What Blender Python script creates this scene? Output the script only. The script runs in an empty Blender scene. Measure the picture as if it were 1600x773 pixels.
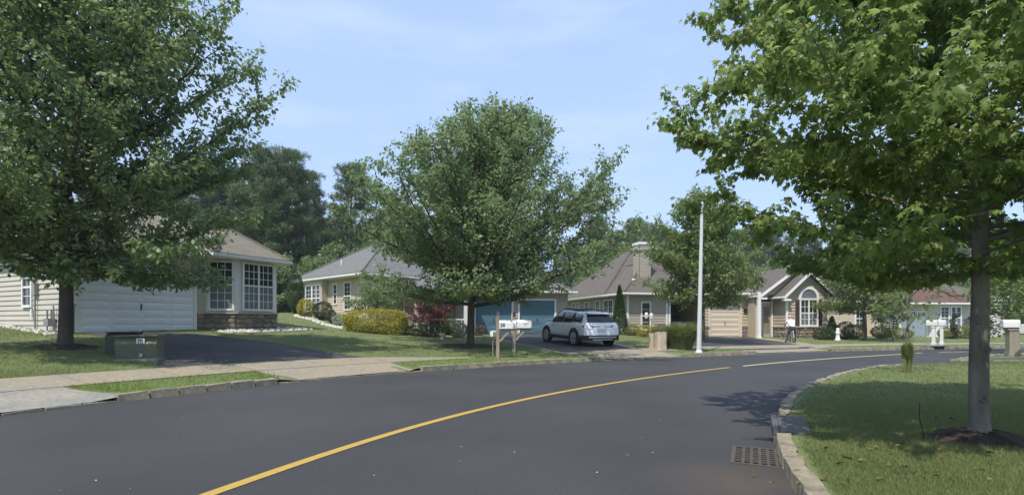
import bpy, bmesh, math, random
import numpy as np
from mathutils import Vector, Matrix, Quaternion

PI = math.pi
R = math.radians
rnd = random.Random(7)
rng = np.random.default_rng(11)
scene = bpy.context.scene
COL = scene.collection

# ------------------------------------------------------------------ camera
F, CX, CY, CH = 800.0, 800.0, 502.0, 1.40          # focal in photo pixels, principal point, lens height
cam_d = bpy.data.cameras.new('camera')
cam = bpy.data.objects.new('camera', cam_d)
COL.objects.link(cam)
cam_d.sensor_width = 36.0
cam_d.lens = 36.0 * F / 1600.0
cam_d.shift_x = 0.0
cam_d.shift_y = (CY - 386.5) / 1600.0
cam_d.clip_start = 0.05
cam_d.clip_end = 5000
cam.location = (0, 0, CH)
cam.rotation_euler = (R(90), 0, 0)
scene.camera = cam

# ------------------------------------------------------------------ light, sky, exposure
SUN_EL, SUN_AZ = R(58), math.atan2(-0.54, -0.84)    # azimuth measured from +Y towards +X
sdir = Vector((math.sin(SUN_AZ) * math.cos(SUN_EL), math.cos(SUN_AZ) * math.cos(SUN_EL), math.sin(SUN_EL)))
sun_d = bpy.data.lights.new('sun', 'SUN')
sun_d.energy = 3.2
sun_d.angle = R(0.6)
sun_d.color = (1.0, 0.95, 0.87)
sun = bpy.data.objects.new('sun', sun_d)
COL.objects.link(sun)
sun.rotation_euler = (-sdir).to_track_quat('-Z', 'Y').to_euler()
sun.location = (0, 0, 60)

world = bpy.data.worlds.new('World')
scene.world = world
world.use_nodes = True
wn, wl = world.node_tree.nodes, world.node_tree.links
wn.clear()
w_out = wn.new('ShaderNodeOutputWorld')
w_bg = wn.new('ShaderNodeBackground')
w_bg.inputs['Strength'].default_value = 0.15
sky = wn.new('ShaderNodeTexSky')
sky.sky_type = 'NISHITA'
sky.sun_disc = False
sky.sun_elevation = SUN_EL
sky.sun_rotation = SUN_AZ % (2 * PI)
sky.altitude = 0
sky.air_density = 1.0
sky.dust_density = 0.6
sky.ozone_density = 2.0
w_tc = wn.new('ShaderNodeTexCoord')
w_map = wn.new('ShaderNodeMapping')
w_map.inputs['Scale'].default_value = (1.0, 1.4, 5.0)
w_map.inputs['Rotation'].default_value = (0, R(14), 0)
w_no = wn.new('ShaderNodeTexNoise')
w_no.inputs['Scale'].default_value = 1.6
w_no.inputs['Detail'].default_value = 7
w_no.inputs['Roughness'].default_value = 0.6
w_rp = wn.new('ShaderNodeMapRange')
w_rp.inputs['From Min'].default_value = 0.50
w_rp.inputs['From Max'].default_value = 0.80
w_rp.inputs['To Max'].default_value = 0.55
w_mx = wn.new('ShaderNodeMix')
w_mx.data_type = 'RGBA'
w_mx.inputs['B'].default_value = (3.5, 4.0, 4.8, 1)   # thin cirrus, in sky units
w_hs = wn.new('ShaderNodeHueSaturation')
w_hs.inputs['Saturation'].default_value = 0.80
w_hs.inputs['Value'].default_value = 0.92
wl.new(w_tc.outputs['Generated'], w_map.inputs['Vector'])
wl.new(w_map.outputs['Vector'], w_no.inputs['Vector'])
wl.new(w_no.outputs['Fac'], w_rp.inputs['Value'])
wl.new(w_rp.outputs['Result'], w_mx.inputs['Factor'])
wl.new(sky.outputs['Color'], w_hs.inputs['Color'])
w_hz = wn.new('ShaderNodeMix')                          # hazy summer air evens the blue out
w_hz.data_type = 'RGBA'
w_hz.inputs['Factor'].default_value = 0.72
w_hz.inputs['B'].default_value = (2.22, 3.10, 4.75, 1)
wl.new(w_hs.outputs['Color'], w_hz.inputs['A'])
wl.new(w_hz.outputs['Result'], w_mx.inputs['A'])
wl.new(w_mx.outputs['Result'], w_bg.inputs['Color'])
wl.new(w_bg.outputs['Background'], w_out.inputs['Surface'])

scene.view_settings.view_transform = 'Standard'
scene.view_settings.look = 'None'
scene.view_settings.exposure = 0.68
scene.view_settings.gamma = 1.0
scene.cycles.max_bounces = 12
scene.cycles.diffuse_bounces = 8
scene.cycles.transparent_max_bounces = 6
scene.cycles.use_denoising = True

# ------------------------------------------------------------------ materials
MATS = {}


def nmat(name):
    m = bpy.data.materials.new(name)
    m.use_nodes = True
    b = m.node_tree.nodes['Principled BSDF']
    MATS[name] = m
    return m, m.node_tree.nodes, m.node_tree.links, b


def mat(name, col, rough=0.7, var=0.18, scale=4.0, bump=0.0, bscale=None, metal=0.0, spec=0.4, col2=None, coat=0.0,
        stretch=(1, 1, 1), detail=6):
    """principled material whose colour wanders between two tones with a noise"""
    m, n, l, b = nmat(name)
    tc = n.new('ShaderNodeTexCoord')
    mp = n.new('ShaderNodeMapping')
    mp.inputs['Scale'].default_value = stretch
    no = n.new('ShaderNodeTexNoise')
    no.inputs['Scale'].default_value = scale
    no.inputs['Detail'].default_value = detail
    no.inputs['Roughness'].default_value = 0.65
    cr = n.new('ShaderNodeValToRGB')
    c2 = col2 if col2 else tuple(c * (1 + var) for c in col)
    c1 = col if col2 else tuple(c * (1 - var) for c in col)
    cr.color_ramp.elements[0].position = 0.3
    cr.color_ramp.elements[1].position = 0.7
    cr.color_ramp.elements[0].color = (*c1, 1)
    cr.color_ramp.elements[1].color = (*c2, 1)
    l.new(tc.outputs['Object'], mp.inputs['Vector'])
    l.new(mp.outputs['Vector'], no.inputs['Vector'])
    l.new(no.outputs['Fac'], cr.inputs['Fac'])
    l.new(cr.outputs['Color'], b.inputs['Base Color'])
    b.inputs['Roughness'].default_value = rough
    b.inputs['Metallic'].default_value = metal
    b.inputs['Specular IOR Level'].default_value = spec
    b.inputs['Coat Weight'].default_value = coat
    if bump:
        n2 = n.new('ShaderNodeTexNoise')
        n2.inputs['Scale'].default_value = bscale or scale * 6
        n2.inputs['Detail'].default_value = 5
        bp = n.new('ShaderNodeBump')
        bp.inputs['Strength'].default_value = bump
        bp.inputs['Distance'].default_value = 0.02
        l.new(mp.outputs['Vector'], n2.inputs['Vector'])
        l.new(n2.outputs['Fac'], bp.inputs['Height'])
        l.new(bp.outputs['Normal'], b.inputs['Normal'])
    return m


def leaf_mat(name, c1, c2, trans=0.35, rough=0.45, spec=0.35):
    """leaf: tone wanders per leaf through the face attribute 'tone'"""
    m, n, l, b = nmat(name)
    at = n.new('ShaderNodeAttribute')
    at.attribute_name = 'tone'
    cr = n.new('ShaderNodeValToRGB')
    cr.color_ramp.elements[0].color = (*c1, 1)
    cr.color_ramp.elements[1].color = (*c2, 1)
    l.new(at.outputs['Fac'], cr.inputs['Fac'])
    b.inputs['Roughness'].default_value = rough
    b.inputs['Specular IOR Level'].default_value = spec
    l.new(cr.outputs['Color'], b.inputs['Base Color'])
    tr = n.new('ShaderNodeBsdfTranslucent')
    hs = n.new('ShaderNodeHueSaturation')
    hs.inputs['Value'].default_value = 1.45
    hs.inputs['Hue'].default_value = 0.494
    l.new(cr.outputs['Color'], hs.inputs['Color'])
    l.new(hs.outputs['Color'], tr.inputs['Color'])
    mx = n.new('ShaderNodeMixShader')
    mx.inputs['Fac'].default_value = trans
    l.new(b.outputs['BSDF'], mx.inputs[1])
    l.new(tr.outputs['BSDF'], mx.inputs[2])
    l.new(mx.outputs['Shader'], n['Material Output'].inputs['Surface'])
    return m


def asphalt_mat(name, col, patch=0.2, dirt=None):
    m, n, l, b = nmat(name)
    tc = n.new('ShaderNodeTexCoord')
    big = n.new('ShaderNodeTexNoise')
    big.inputs['Scale'].default_value = 0.35
    big.inputs['Detail'].default_value = 5
    fine = n.new('ShaderNodeTexNoise')
    fine.inputs['Scale'].default_value = 55
    fine.inputs['Detail'].default_value = 3
    vo = n.new('ShaderNodeTexVoronoi')
    vo.inputs['Scale'].default_value = 90
    for t in (big, fine, vo):
        l.new(tc.outputs['Object'], t.inputs['Vector'])
    cr = n.new('ShaderNodeValToRGB')
    cr.color_ramp.elements[0].position = 0.35
    cr.color_ramp.elements[1].position = 0.68
    cr.color_ramp.elements[0].color = (*(c * (1 - patch) for c in col), 1)
    cr.color_ramp.elements[1].color = (*(c * (1 + patch) for c in col), 1)
    l.new(big.outputs['Fac'], cr.inputs['Fac'])
    cf = n.new('ShaderNodeMapRange')
    cf.inputs['From Min'].default_value = 0.3
    cf.inputs['From Max'].default_value = 0.75
    cf.inputs['To Min'].default_value = 0.75
    cf.inputs['To Max'].default_value = 1.35
    l.new(fine.outputs['Fac'], cf.inputs['Value'])
    mu = n.new('ShaderNodeMix')
    mu.data_type = 'RGBA'
    mu.blend_type = 'MULTIPLY'
    mu.inputs['Factor'].default_value = 1
    l.new(cr.outputs['Color'], mu.inputs['A'])
    l.new(cf.outputs['Result'], mu.inputs['B'])
    last = mu.outputs['Result']
    if dirt:
        dn = n.new('ShaderNodeVectorMath')
        dn.operation = 'DISTANCE'
        dn.inputs[1].default_value = (*dirt, 0)
        l.new(tc.outputs['Object'], dn.inputs[0])
        ds = n.new('ShaderNodeMapRange')
        ds.inputs['From Min'].default_value = 0.1
        ds.inputs['From Max'].default_value = 0.95
        ds.inputs['To Min'].default_value = 0.75
        ds.inputs['To Max'].default_value = 0.0
        l.new(dn.outputs['Value'], ds.inputs['Value'])
        dm = n.new('ShaderNodeMath')
        dm.operation = 'MULTIPLY'
        dm.use_clamp = True
        d2 = n.new('ShaderNodeTexNoise')
        d2.inputs['Scale'].default_value = 2.2
        d2.inputs['Detail'].default_value = 6
        l.new(tc.outputs['Object'], d2.inputs['Vector'])
        l.new(ds.outputs['Result'], dm.inputs[0])
        l.new(d2.outputs['Fac'], dm.inputs[1])
        dx = n.new('ShaderNodeMix')
        dx.data_type = 'RGBA'
        dx.inputs['B'].default_value = (0.12, 0.082, 0.055, 1)
        l.new(dm.outputs[0], dx.inputs['Factor'])
        l.new(last, dx.inputs['A'])
        last = dx.outputs['Result']
    l.new(last, b.inputs['Base Color'])
    b.inputs['Roughness'].default_value = 0.82
    b.inputs['Specular IOR Level'].default_value = 0.35
    bp = n.new('ShaderNodeBump')
    bp.inputs['Strength'].default_value = 0.35
    bp.inputs['Distance'].default_value = 0.006
    l.new(vo.outputs['Distance'], bp.inputs['Height'])
    l.new(bp.outputs['Normal'], b.inputs['Normal'])
    return m


def concrete_mat(name, col, stain):
    m, n, l, b = nmat(name)
    tc = n.new('ShaderNodeTexCoord')
    a = n.new('ShaderNodeTexNoise')
    a.inputs['Scale'].default_value = 0.8
    a.inputs['Detail'].default_value = 8
    a.inputs['Roughness'].default_value = 0.7
    f = n.new('ShaderNodeTexNoise')
    f.inputs['Scale'].default_value = 14
    f.inputs['Detail'].default_value = 6
    l.new(tc.outputs['Object'], a.inputs['Vector'])
    l.new(tc.outputs['Object'], f.inputs['Vector'])
    cr = n.new('ShaderNodeValToRGB')
    cr.color_ramp.elements[0].position = 0.42
    cr.color_ramp.elements[1].position = 0.62
    cr.color_ramp.elements[0].color = (*col, 1)
    cr.color_ramp.elements[1].color = (*stain, 1)
    l.new(a.outputs['Fac'], cr.inputs['Fac'])
    mr = n.new('ShaderNodeMapRange')
    mr.inputs['From Min'].default_value = 0.3
    mr.inputs['From Max'].default_value = 0.7
    mr.inputs['To Min'].default_value = 0.75
    mr.inputs['To Max'].default_value = 1.2
    l.new(f.outputs['Fac'], mr.inputs['Value'])
    mu = n.new('ShaderNodeMix')
    mu.data_type = 'RGBA'
    mu.blend_type = 'MULTIPLY'
    mu.inputs['Factor'].default_value = 1
    l.new(cr.outputs['Color'], mu.inputs['A'])
    l.new(mr.outputs['Result'], mu.inputs['B'])
    l.new(mu.outputs['Result'], b.inputs['Base Color'])
    b.inputs['Roughness'].default_value = 0.9
    bp = n.new('ShaderNodeBump')
    bp.inputs['Strength'].default_value = 0.3
    bp.inputs['Distance'].default_value = 0.01
    l.new(f.outputs['Fac'], bp.inputs['Height'])
    l.new(bp.outputs['Normal'], b.inputs['Normal'])
    return m


def shingle_mat(name, col):
    """asphalt shingles: courses follow height, tabs broken up by noise"""
    m, n, l, b = nmat(name)
    tc = n.new('ShaderNodeTexCoord')
    sx = n.new('ShaderNodeSeparateXYZ')
    l.new(tc.outputs['Object'], sx.inputs['Vector'])
    ml = n.new('ShaderNodeMath')
    ml.operation = 'MULTIPLY'
    ml.inputs[1].default_value = 11.0
    l.new(sx.outputs['Z'], ml.inputs[0])
    fr = n.new('ShaderNodeMath')
    fr.operation = 'FRACT'
    l.new(ml.outputs[0], fr.inputs[0])
    mr = n.new('ShaderNodeMapRange')
    mr.inputs['From Min'].default_value = 0.0
    mr.inputs['From Max'].default_value = 0.3
    mr.inputs['To Min'].default_value = 0.62
    mr.inputs['To Max'].default_value = 1.0
    l.new(fr.outputs[0], mr.inputs['Value'])
    no = n.new('ShaderNodeTexNoise')
    no.inputs['Scale'].default_value = 3.0
    no.inputs['Detail'].default_value = 8
    no.inputs['Roughness'].default_value = 0.75
    l.new(tc.outputs['Object'], no.inputs['Vector'])
    cr = n.new('ShaderNodeValToRGB')
    cr.color_ramp.elements[0].position = 0.3
    cr.color_ramp.elements[1].position = 0.7
    cr.color_ramp.elements[0].color = (*(c * 0.72 for c in col), 1)
    cr.color_ramp.elements[1].color = (*(c * 1.22 for c in col), 1)
    l.new(no.outputs['Fac'], cr.inputs['Fac'])
    mu = n.new('ShaderNodeMix')
    mu.data_type = 'RGBA'
    mu.blend_type = 'MULTIPLY'
    mu.inputs['Factor'].default_value = 1
    l.new(cr.outputs['Color'], mu.inputs['A'])
    l.new(mr.outputs['Result'], mu.inputs['B'])
    l.new(mu.outputs['Result'], b.inputs['Base Color'])
    b.inputs['Roughness'].default_value = 0.9
    bp = n.new('ShaderNodeBump')
    bp.inputs['Strength'].default_value = 0.5
    bp.inputs['Distance'].default_value = 0.02
    l.new(fr.outputs[0], bp.inputs['Height'])
    l.new(bp.outputs['Normal'], b.inputs['Normal'])
    return m


ASPH = asphalt_mat('road asphalt', (0.0465, 0.0455, 0.0468), 0.16, dirt=(2.02, 4.45))
DRIVE = asphalt_mat('driveway asphalt', (0.058, 0.055, 0.055), 0.28)
CONC = concrete_mat('concrete', (0.255, 0.228, 0.175), (0.30, 0.24, 0.155))
CONC2 = concrete_mat('old concrete', (0.21, 0.21, 0.185), (0.28, 0.25, 0.20))
KERBM = concrete_mat('kerb stone', (0.235, 0.205, 0.145), (0.29, 0.24, 0.155))
SOIL = mat('mulch', (0.045, 0.030, 0.020), 0.95, 0.4, 9, bump=1.0, bscale=40)
LAWN = mat('lawn', (0.110, 0.140, 0.046), 0.95, 0.3, 0.9, bump=0.6, bscale=40, col2=(0.165, 0.190, 0.074), detail=10)
YELLOW = mat('yellow line paint', (0.30, 0.20, 0.06), 0.75, 0.15, 16, col2=(0.50, 0.325, 0.06), bump=0.3, bscale=60)
for m_, wear in ((YELLOW, .40),):
    nn = m_.node_tree.nodes
    rp = nn['Color Ramp'] if 'Color Ramp' in nn else [q for q in nn if q.type == 'VALTORGB'][0]
    e_ = rp.color_ramp.elements.new(0.26)
    e_.color = (0.06, 0.055, 0.05, 1)
    e2 = rp.color_ramp.elements.new(0.33)
    e2.color = (0.36, 0.24, 0.06, 1)
    nz = [q for q in nn if q.type == 'TEX_NOISE'][0]
    nz.inputs['Detail'].default_value = 12
    nz.inputs['Roughness'].default_value = 0.8
PALELINE = mat('overexposed line paint', (0.62, 0.52, 0.28), 0.7, 0.18, 5)  # same line, coloured pale to look overexposed by the sun
SHRUBLEAF = {}
BARK = mat('bark', (0.085, 0.068, 0.052), 0.95, 0.35, 7, bump=1.0, bscale=24, stretch=(1, 1, 0.25))
BARK2 = mat('pale bark', (0.10, 0.084, 0.068), 0.95, 0.4, 5, col2=(0.25, 0.225, 0.19), bump=1.0, bscale=22, stretch=(1, 1, 0.3))
PINEBARK = mat('pine bark', (0.075, 0.055, 0.042), 0.95, 0.3, 5, bump=1.0, bscale=18)
SID_A = mat('cream siding', (0.49, 0.455, 0.385), 0.6, 0.05, 1.2, spec=0.3)
SID_B = mat('sand siding', (0.50, 0.43, 0.33), 0.6, 0.05, 1.2, spec=0.3)
SID_C = mat('greige siding', (0.40, 0.35, 0.28), 0.6, 0.06, 1.2, spec=0.3)
SID_D = mat('tan siding', (0.43, 0.36, 0.26), 0.6, 0.05, 1.2, spec=0.3)
SID_F = mat('pale grey siding', (0.55, 0.53, 0.49), 0.6, 0.05, 1.2, spec=0.3)
WHITE = mat('white trim', (0.76, 0.75, 0.72), 0.5, 0.04, 2.0)
DOORW = mat('white garage door paint', (0.80, 0.82, 0.84), 0.45, 0.04, 1.5)
DOORB = mat('blue garage door paint', (0.085, 0.175, 0.215), 0.45, 0.08, 1.5)
DOORT = mat('cream garage door paint', (0.62, 0.52, 0.40), 0.5, 0.05, 1.5)
ROOF_A = shingle_mat('tan shingles', (0.22, 0.19, 0.15))
ROOF_B = shingle_mat('grey shingles', (0.15, 0.15, 0.142))
ROOF_C = shingle_mat('brown shingles', (0.122, 0.103, 0.086))
ROOF_F = shingle_mat('red brown shingles', (0.125, 0.066, 0.050))
STONES = [mat('wall stone %s' % nme, c, 0.9, 0.3, 6, bump=0.8, bscale=20) for nme, c in
          (('umber', (0.19, 0.145, 0.115)), ('ochre', (0.25, 0.19, 0.135)), ('grey', (0.20, 0.18, 0.16)), ('buff', (0.29, 0.24, 0.18)))]
MORTAR = mat('mortar', (0.22, 0.19, 0.16), 0.95, 0.2, 12)
SHUTTER = mat('plum shutter paint', (0.085, 0.045, 0.05), 0.6, 0.1, 3)
DARK = mat('dark interior', (0.05, 0.048, 0.045), 0.9, 0.2, 2)
CURTAIN = mat('curtain behind screen', (0.20, 0.20, 0.21), 0.8, 0.2, 3, stretch=(14, 14, 0.3))
BLACK = mat('black plastic', (0.018, 0.018, 0.02), 0.55, 0.2, 8)
RUBBER = mat('tyre rubber', (0.022, 0.022, 0.024), 0.85, 0.2, 10)
STEEL = mat('brushed steel', (0.42, 0.43, 0.45), 0.35, 0.08, 10, metal=0.9)
GREYMETAL = mat('grey meter metal', (0.30, 0.30, 0.30), 0.5, 0.1, 6, metal=0.3)
IRON = mat('rusty cast iron', (0.085, 0.072, 0.064), 0.75, 0.3, 10, metal=0.1, bump=0.4)
BOXGREEN = mat('olive cabinet paint', (0.14, 0.145, 0.095), 0.55, 0.12, 2.5)
WOOD = mat('weathered post wood', (0.28, 0.23, 0.18), 0.85, 0.25, 6, bump=0.5, bscale=30, stretch=(1, 1, 0.15))
PLASTW = mat('white mailbox plastic', (0.68, 0.67, 0.64), 0.4, 0.03, 3)
PAPER = mat('beige paper', (0.44, 0.37, 0.27), 0.85, 0.15, 5, bump=0.4, bscale=9)
POLE = mat('pale grey pole', (0.58, 0.60, 0.58), 0.5, 0.08, 2)
ROCK = mat('white river stone', (0.55, 0.52, 0.46), 0.8, 0.25, 8)
PINK = mat('red blossom', (0.45, 0.06, 0.07), 0.7, 0.2, 8)
SKIN = mat('skin', (0.50, 0.30, 0.22), 0.6, 0.08, 6)
SHIRT = mat('white cotton', (0.78, 0.77, 0.76), 0.85, 0.04, 6)
TROUS = mat('charcoal cotton', (0.035, 0.036, 0.042), 0.85, 0.15, 6)
HAIR = mat('grey hair', (0.38, 0.36, 0.34), 0.8, 0.2, 20)
PAINTW = mat('white car paint', (0.84, 0.85, 0.87), 0.28, 0.01, 2, coat=0.6)
PAINTD = mat('dark car paint', (0.07, 0.075, 0.085), 0.25, 0.05, 2, coat=0.8)
SILVER = mat('silver trim', (0.50, 0.51, 0.53), 0.35, 0.04, 4, metal=0.7)
TAIL = mat('red lamp plastic', (0.30, 0.012, 0.015), 0.2, 0.1, 6)


RIM = mat('alloy rim', (0.46, 0.46, 0.47), 0.4, 0.05, 6, metal=0.2)


def glass_mat(name, col, rough=0.08):
    m, n, l, b = nmat(name)
    tc = n.new('ShaderNodeTexCoord')
    no = n.new('ShaderNodeTexNoise')
    no.inputs['Scale'].default_value = 1.5
    cr = n.new('ShaderNodeValToRGB')
    cr.color_ramp.elements[0].color = (*(c * 0.6 for c in col), 1)
    cr.color_ramp.elements[1].color = (*(c * 1.6 for c in col), 1)
    l.new(tc.outputs['Object'], no.inputs['Vector'])
    l.new(no.outputs['Fac'], cr.inputs['Fac'])
    l.new(cr.outputs['Color'], b.inputs['Base Color'])
    b.inputs['Roughness'].default_value = rough
    b.inputs['Specular IOR Level'].default_value = 0.5
    return m


GLASS = glass_mat('window glass', (0.03, 0.035, 0.04))
GLASSG = glass_mat('screened window glass', (0.13, 0.14, 0.15), 0.4)
CARGLASS = glass_mat('tinted car glass', (0.012, 0.014, 0.018), 0.05)

# ------------------------------------------------------------------ object helpers


def link(o, parent=None):
    COL.objects.link(o)
    if parent:
        o.parent = parent
    return o


def tag(o, label=None, cat=None, group=None, kind=None):
    if label:
        o['label'] = label
    if cat:
        o['category'] = cat
    if group:
        o['group'] = group
    if kind:
        o['kind'] = kind
    return o


def thing(name, label, cat, loc=(0, 0, 0), rz=0.0, group=None):
    o = bpy.data.objects.new(name, None)
    o.empty_display_size = 0.3
    COL.objects.link(o)
    o.location = loc
    o.rotation_euler = (0, 0, rz)
    return tag(o, label, cat, group)


def dup(root, loc, rz, label, group=None, scale=None):
    """copy of a thing with its parts and their sub-parts"""
    r = root.copy()
    COL.objects.link(r)
    r.location = loc
    r.rotation_euler = (0, 0, rz)
    if scale:
        r.scale = (scale,) * 3 if not isinstance(scale, tuple) else scale
    r['label'] = label
    if group:
        r['group'] = group
    for ch in list(root.children):
        c = ch.copy()
        COL.objects.link(c)
        c.parent = r
        for g in ch.children:
            d = g.copy()
            COL.objects.link(d)
            d.parent = c
    return r


class MB:
    """collects boxes, tubes, lathes ... and links them as ONE mesh object"""

    def __init__(self, M=None):
        self.v, self.f, self.mi = [], [], []
        self.M = M or Matrix()
        self.cur = 0

    def add(self, vs, fs):
        b = len(self.v)
        for p in vs:
            self.v.append(tuple(self.M @ Vector(p)))
        for f in fs:
            self.f.append(tuple(b + i for i in f))
            self.mi.append(self.cur)
        return self

    def box(self, x0, x1, y0, y1, z0, z1):
        v = [(x, y, z) for z in (z0, z1) for y in (y0, y1) for x in (x0, x1)]
        f = [(0, 2, 3, 1), (4, 5, 7, 6), (0, 1, 5, 4), (2, 6, 7, 3), (0, 4, 6, 2), (1, 3, 7, 5)]
        return self.add(v, f)

    def poly(self, pts):
        return self.add(pts, [tuple(range(len(pts)))])

    def prism(self, pts, depth):
        """polygon (list of 3d points) pushed along vector depth"""
        n = len(pts)
        d = Vector(depth)
        v = [tuple(p) for p in pts] + [tuple(Vector(p) + d) for p in pts]
        f = [tuple(range(n))[::-1], tuple(range(n, 2 * n))]
        f += [(i, (i + 1) % n, n + (i + 1) % n, n + i) for i in range(n)]
        return self.add(v, f)

    def tube(self, pts, rads, n=8, cap=True):
        pts = [Vector(p) for p in pts]
        vs, fs = [], []
        up = Vector((0.13, 0.21, 0.97)).normalized()
        for i, p in enumerate(pts):
            t = (pts[min(i + 1, len(pts) - 1)] - pts[max(i - 1, 0)])
            t = t.normalized() if t.length > 1e-9 else Vector((0, 0, 1))
            a = t.cross(up)
            if a.length < 0.05:
                a = t.cross(Vector((1, 0, 0)))
            a.normalize()
            b = t.cross(a)
            r = rads[i] if hasattr(rads, '__len__') else rads
            for k in range(n):
                an = 2 * PI * k / n
                vs.append(tuple(p + (a * math.cos(an) + b * math.sin(an)) * r))
        for i in range(len(pts) - 1):
            for k in range(n):
                k2 = (k + 1) % n
                fs.append((i * n + k, (i + 1) * n + k, (i + 1) * n + k2, i * n + k2))
        if cap:
            fs.append(tuple(range(n)))
            fs.append(tuple(range((len(pts) - 1) * n, len(pts) * n))[::-1])
        return self.add(vs, fs)

    def lathe(self, prof, n=20, axis='z', c=(0, 0, 0)):
        """profile of (radius, height) turned about an axis through c"""
        vs, fs = [], []
        for r, h in prof:
            for k in range(n):
                a = 2 * PI * k / n
                x, y = r * math.cos(a), r * math.sin(a)
                p = (x, y, h) if axis == 'z' else ((x, h, y) if axis == 'y' else (h, x, y))
                vs.append((p[0] + c[0], p[1] + c[1], p[2] + c[2]))
        for i in range(len(prof) - 1):
            for k in range(n):
                k2 = (k + 1) % n
                fs.append((i * n + k, i * n + k2, (i + 1) * n + k2, (i + 1) * n + k))
        return self.add(vs, fs)

    def build(self, name, mats, parent=None, smooth=False, bevel=0.0):
        me = bpy.data.meshes.new(name)
        me.from_pydata(self.v, [], self.f)
        mats = mats if isinstance(mats, (list, tuple)) else [mats]
        for m in mats:
            me.materials.append(m)
        if len(mats) > 1:
            me.polygons.foreach_set('material_index', self.mi)
        bm = bmesh.new()
        bm.from_mesh(me)
        bmesh.ops.recalc_face_normals(bm, faces=bm.faces)
        bm.to_mesh(me)
        bm.free()
        if smooth:
            me.polygons.foreach_set('use_smooth', [True] * len(me.polygons))
        me.update()
        o = bpy.data.objects.new(name, me)
        if bevel:
            b = o.modifiers.new('bevel', 'BEVEL')
            b.width = bevel
            b.segments = 2
            b.limit_method = 'ANGLE'
        return link(o, parent)


def np_mesh(name, V, faces_n, mat_, tone=None, parent=None, smooth=False):
    """big mesh from numpy: V (N,3); faces of faces_n consecutive vertices each, or an index array (M,k)"""
    me = bpy.data.meshes.new(name)
    V = np.asarray(V, dtype=np.float32)
    if isinstance(faces_n, int):
        k = faces_n
        idx = np.arange(len(V), dtype=np.int32)
        nf = len(V) // k
    else:
        idx = np.asarray(faces_n, dtype=np.int32)
        k = idx.shape[1]
        nf = len(idx)
        idx = idx.ravel()
    me.vertices.add(len(V))
    me.vertices.foreach_set('co', V.ravel())
    me.loops.add(len(idx))
    me.loops.foreach_set('vertex_index', idx)
    me.polygons.add(nf)
    me.polygons.foreach_set('loop_start', np.arange(0, nf * k, k, dtype=np.int32))
    me.polygons.foreach_set('loop_total', np.full(nf, k, dtype=np.int32))
    if smooth:
        me.polygons.foreach_set('use_smooth', np.ones(nf, dtype=bool))
    me.update(calc_edges=True)
    me.validate()
    if tone is not None:
        a = me.attributes.new('tone', 'FLOAT', 'FACE')
        a.data.foreach_set('value', np.asarray(tone, dtype=np.float32))
    me.materials.append(mat_)
    return link(bpy.data.objects.new(name, me), parent)


# ------------------------------------------------------------------ the lie of the land
def catmull(pts, step=0.4):
    pts = [np.array(p, float) for p in pts]
    P = [2 * pts[0] - pts[1]] + pts + [2 * pts[-1] - pts[-2]]
    out = []
    for i in range(1, len(P) - 2):
        p0, p1, p2, p3 = P[i - 1:i + 3]
        n = max(2, int(np.linalg.norm(p2 - p1) / step))
        for k in range(n):
            t = k / n
            out.append(0.5 * ((2 * p1) + (-p0 + p2) * t + (2 * p0 - 5 * p1 + 4 * p2 - p3) * t * t + (-p0 + 3 * p1 - 3 * p2 + p3) * t ** 3))
    out.append(P[-2])
    return np.array(out)


def smooth_line(c, it=30):
    c = c.copy()
    for _ in range(it):
        c[1:-1] = 0.25 * c[:-2] + 0.5 * c[1:-1] + 0.25 * c[2:]
    return c


def resample(c, step):
    s = np.concatenate([[0], np.cumsum(np.linalg.norm(np.diff(c, axis=0), axis=1))])
    t = np.arange(0, s[-1], step)
    return np.stack([np.interp(t, s, c[:, 0]), np.interp(t, s, c[:, 1])], 1)


def flat(px, py, z=0.0):
    d = F * (CH - z) / (py - CY)
    return ((px - CX) * d / F, d)


KL = [(-34, -38), (-20.5, -17), (-13.0, -3.0)] + [flat(*p) for p in
      ((0, 650), (200, 625.5), (440, 599), (640, 581), (945, 563), (1140, 555), (1270, 549.8), (1400, 546.6), (1520, 544.5), (1600, 543.2))] + [(45, 31), (90, 38), (200, 50)]
KR = [(-14, -38), (-5.6, -17), (-0.2, -3.0)] + [flat(*p) for p in
      ((1246, 773), (1226, 735), (1211, 700), (1213, 665), (1219, 643), (1239, 623), (1270, 605.6), (1319, 588), (1366, 579), (1431, 572.8), (1487, 566.2), (1522, 562.3))] + [(23, 21.3), (45, 25.5), (90, 32), (200, 44)]
KC = [(-18, -26), (-7.5, -8)] + [flat(*p) for p in
      ((330, 773), (420, 736), (500, 706), (600, 673), (700, 648.5), (795, 627), (900, 607), (1000, 591), (1140, 573.6), (1270, 561.8), (1420, 552.6), (1523, 549))] + [(45, 28), (90, 35), (200, 47)]
KL = resample(smooth_line(catmull(KL)), 0.5)
KR = resample(smooth_line(catmull(KR), 6), 0.35)
KC = resample(smooth_line(catmull(KC), 40), 0.4)


GRID = {}


def side_fast(P, K):
    """side_dist read from a table, for the many blades"""
    k = id(K)
    x0, y0, st = -46.0, -2.0, .2
    if k not in GRID:
        g_x, g_y = np.arange(x0, 62, st), np.arange(y0, 50, st)
        X_, Y_ = np.meshgrid(g_x, g_y, indexing='ij')
        GRID[k] = side_dist(np.stack([X_.ravel(), Y_.ravel()], 1), K).reshape(X_.shape)
    T = GRID[k]
    u, v = (P[:, 0] - x0) / st, (P[:, 1] - y0) / st
    i = np.clip(u.astype(int), 0, T.shape[0] - 2)
    j = np.clip(v.astype(int), 0, T.shape[1] - 2)
    u, v = np.clip(u - i, 0, 1), np.clip(v - j, 0, 1)
    return T[i, j] * (1 - u) * (1 - v) + T[i + 1, j] * u * (1 - v) + T[i, j + 1] * (1 - u) * v + T[i + 1, j + 1] * u * v


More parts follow.
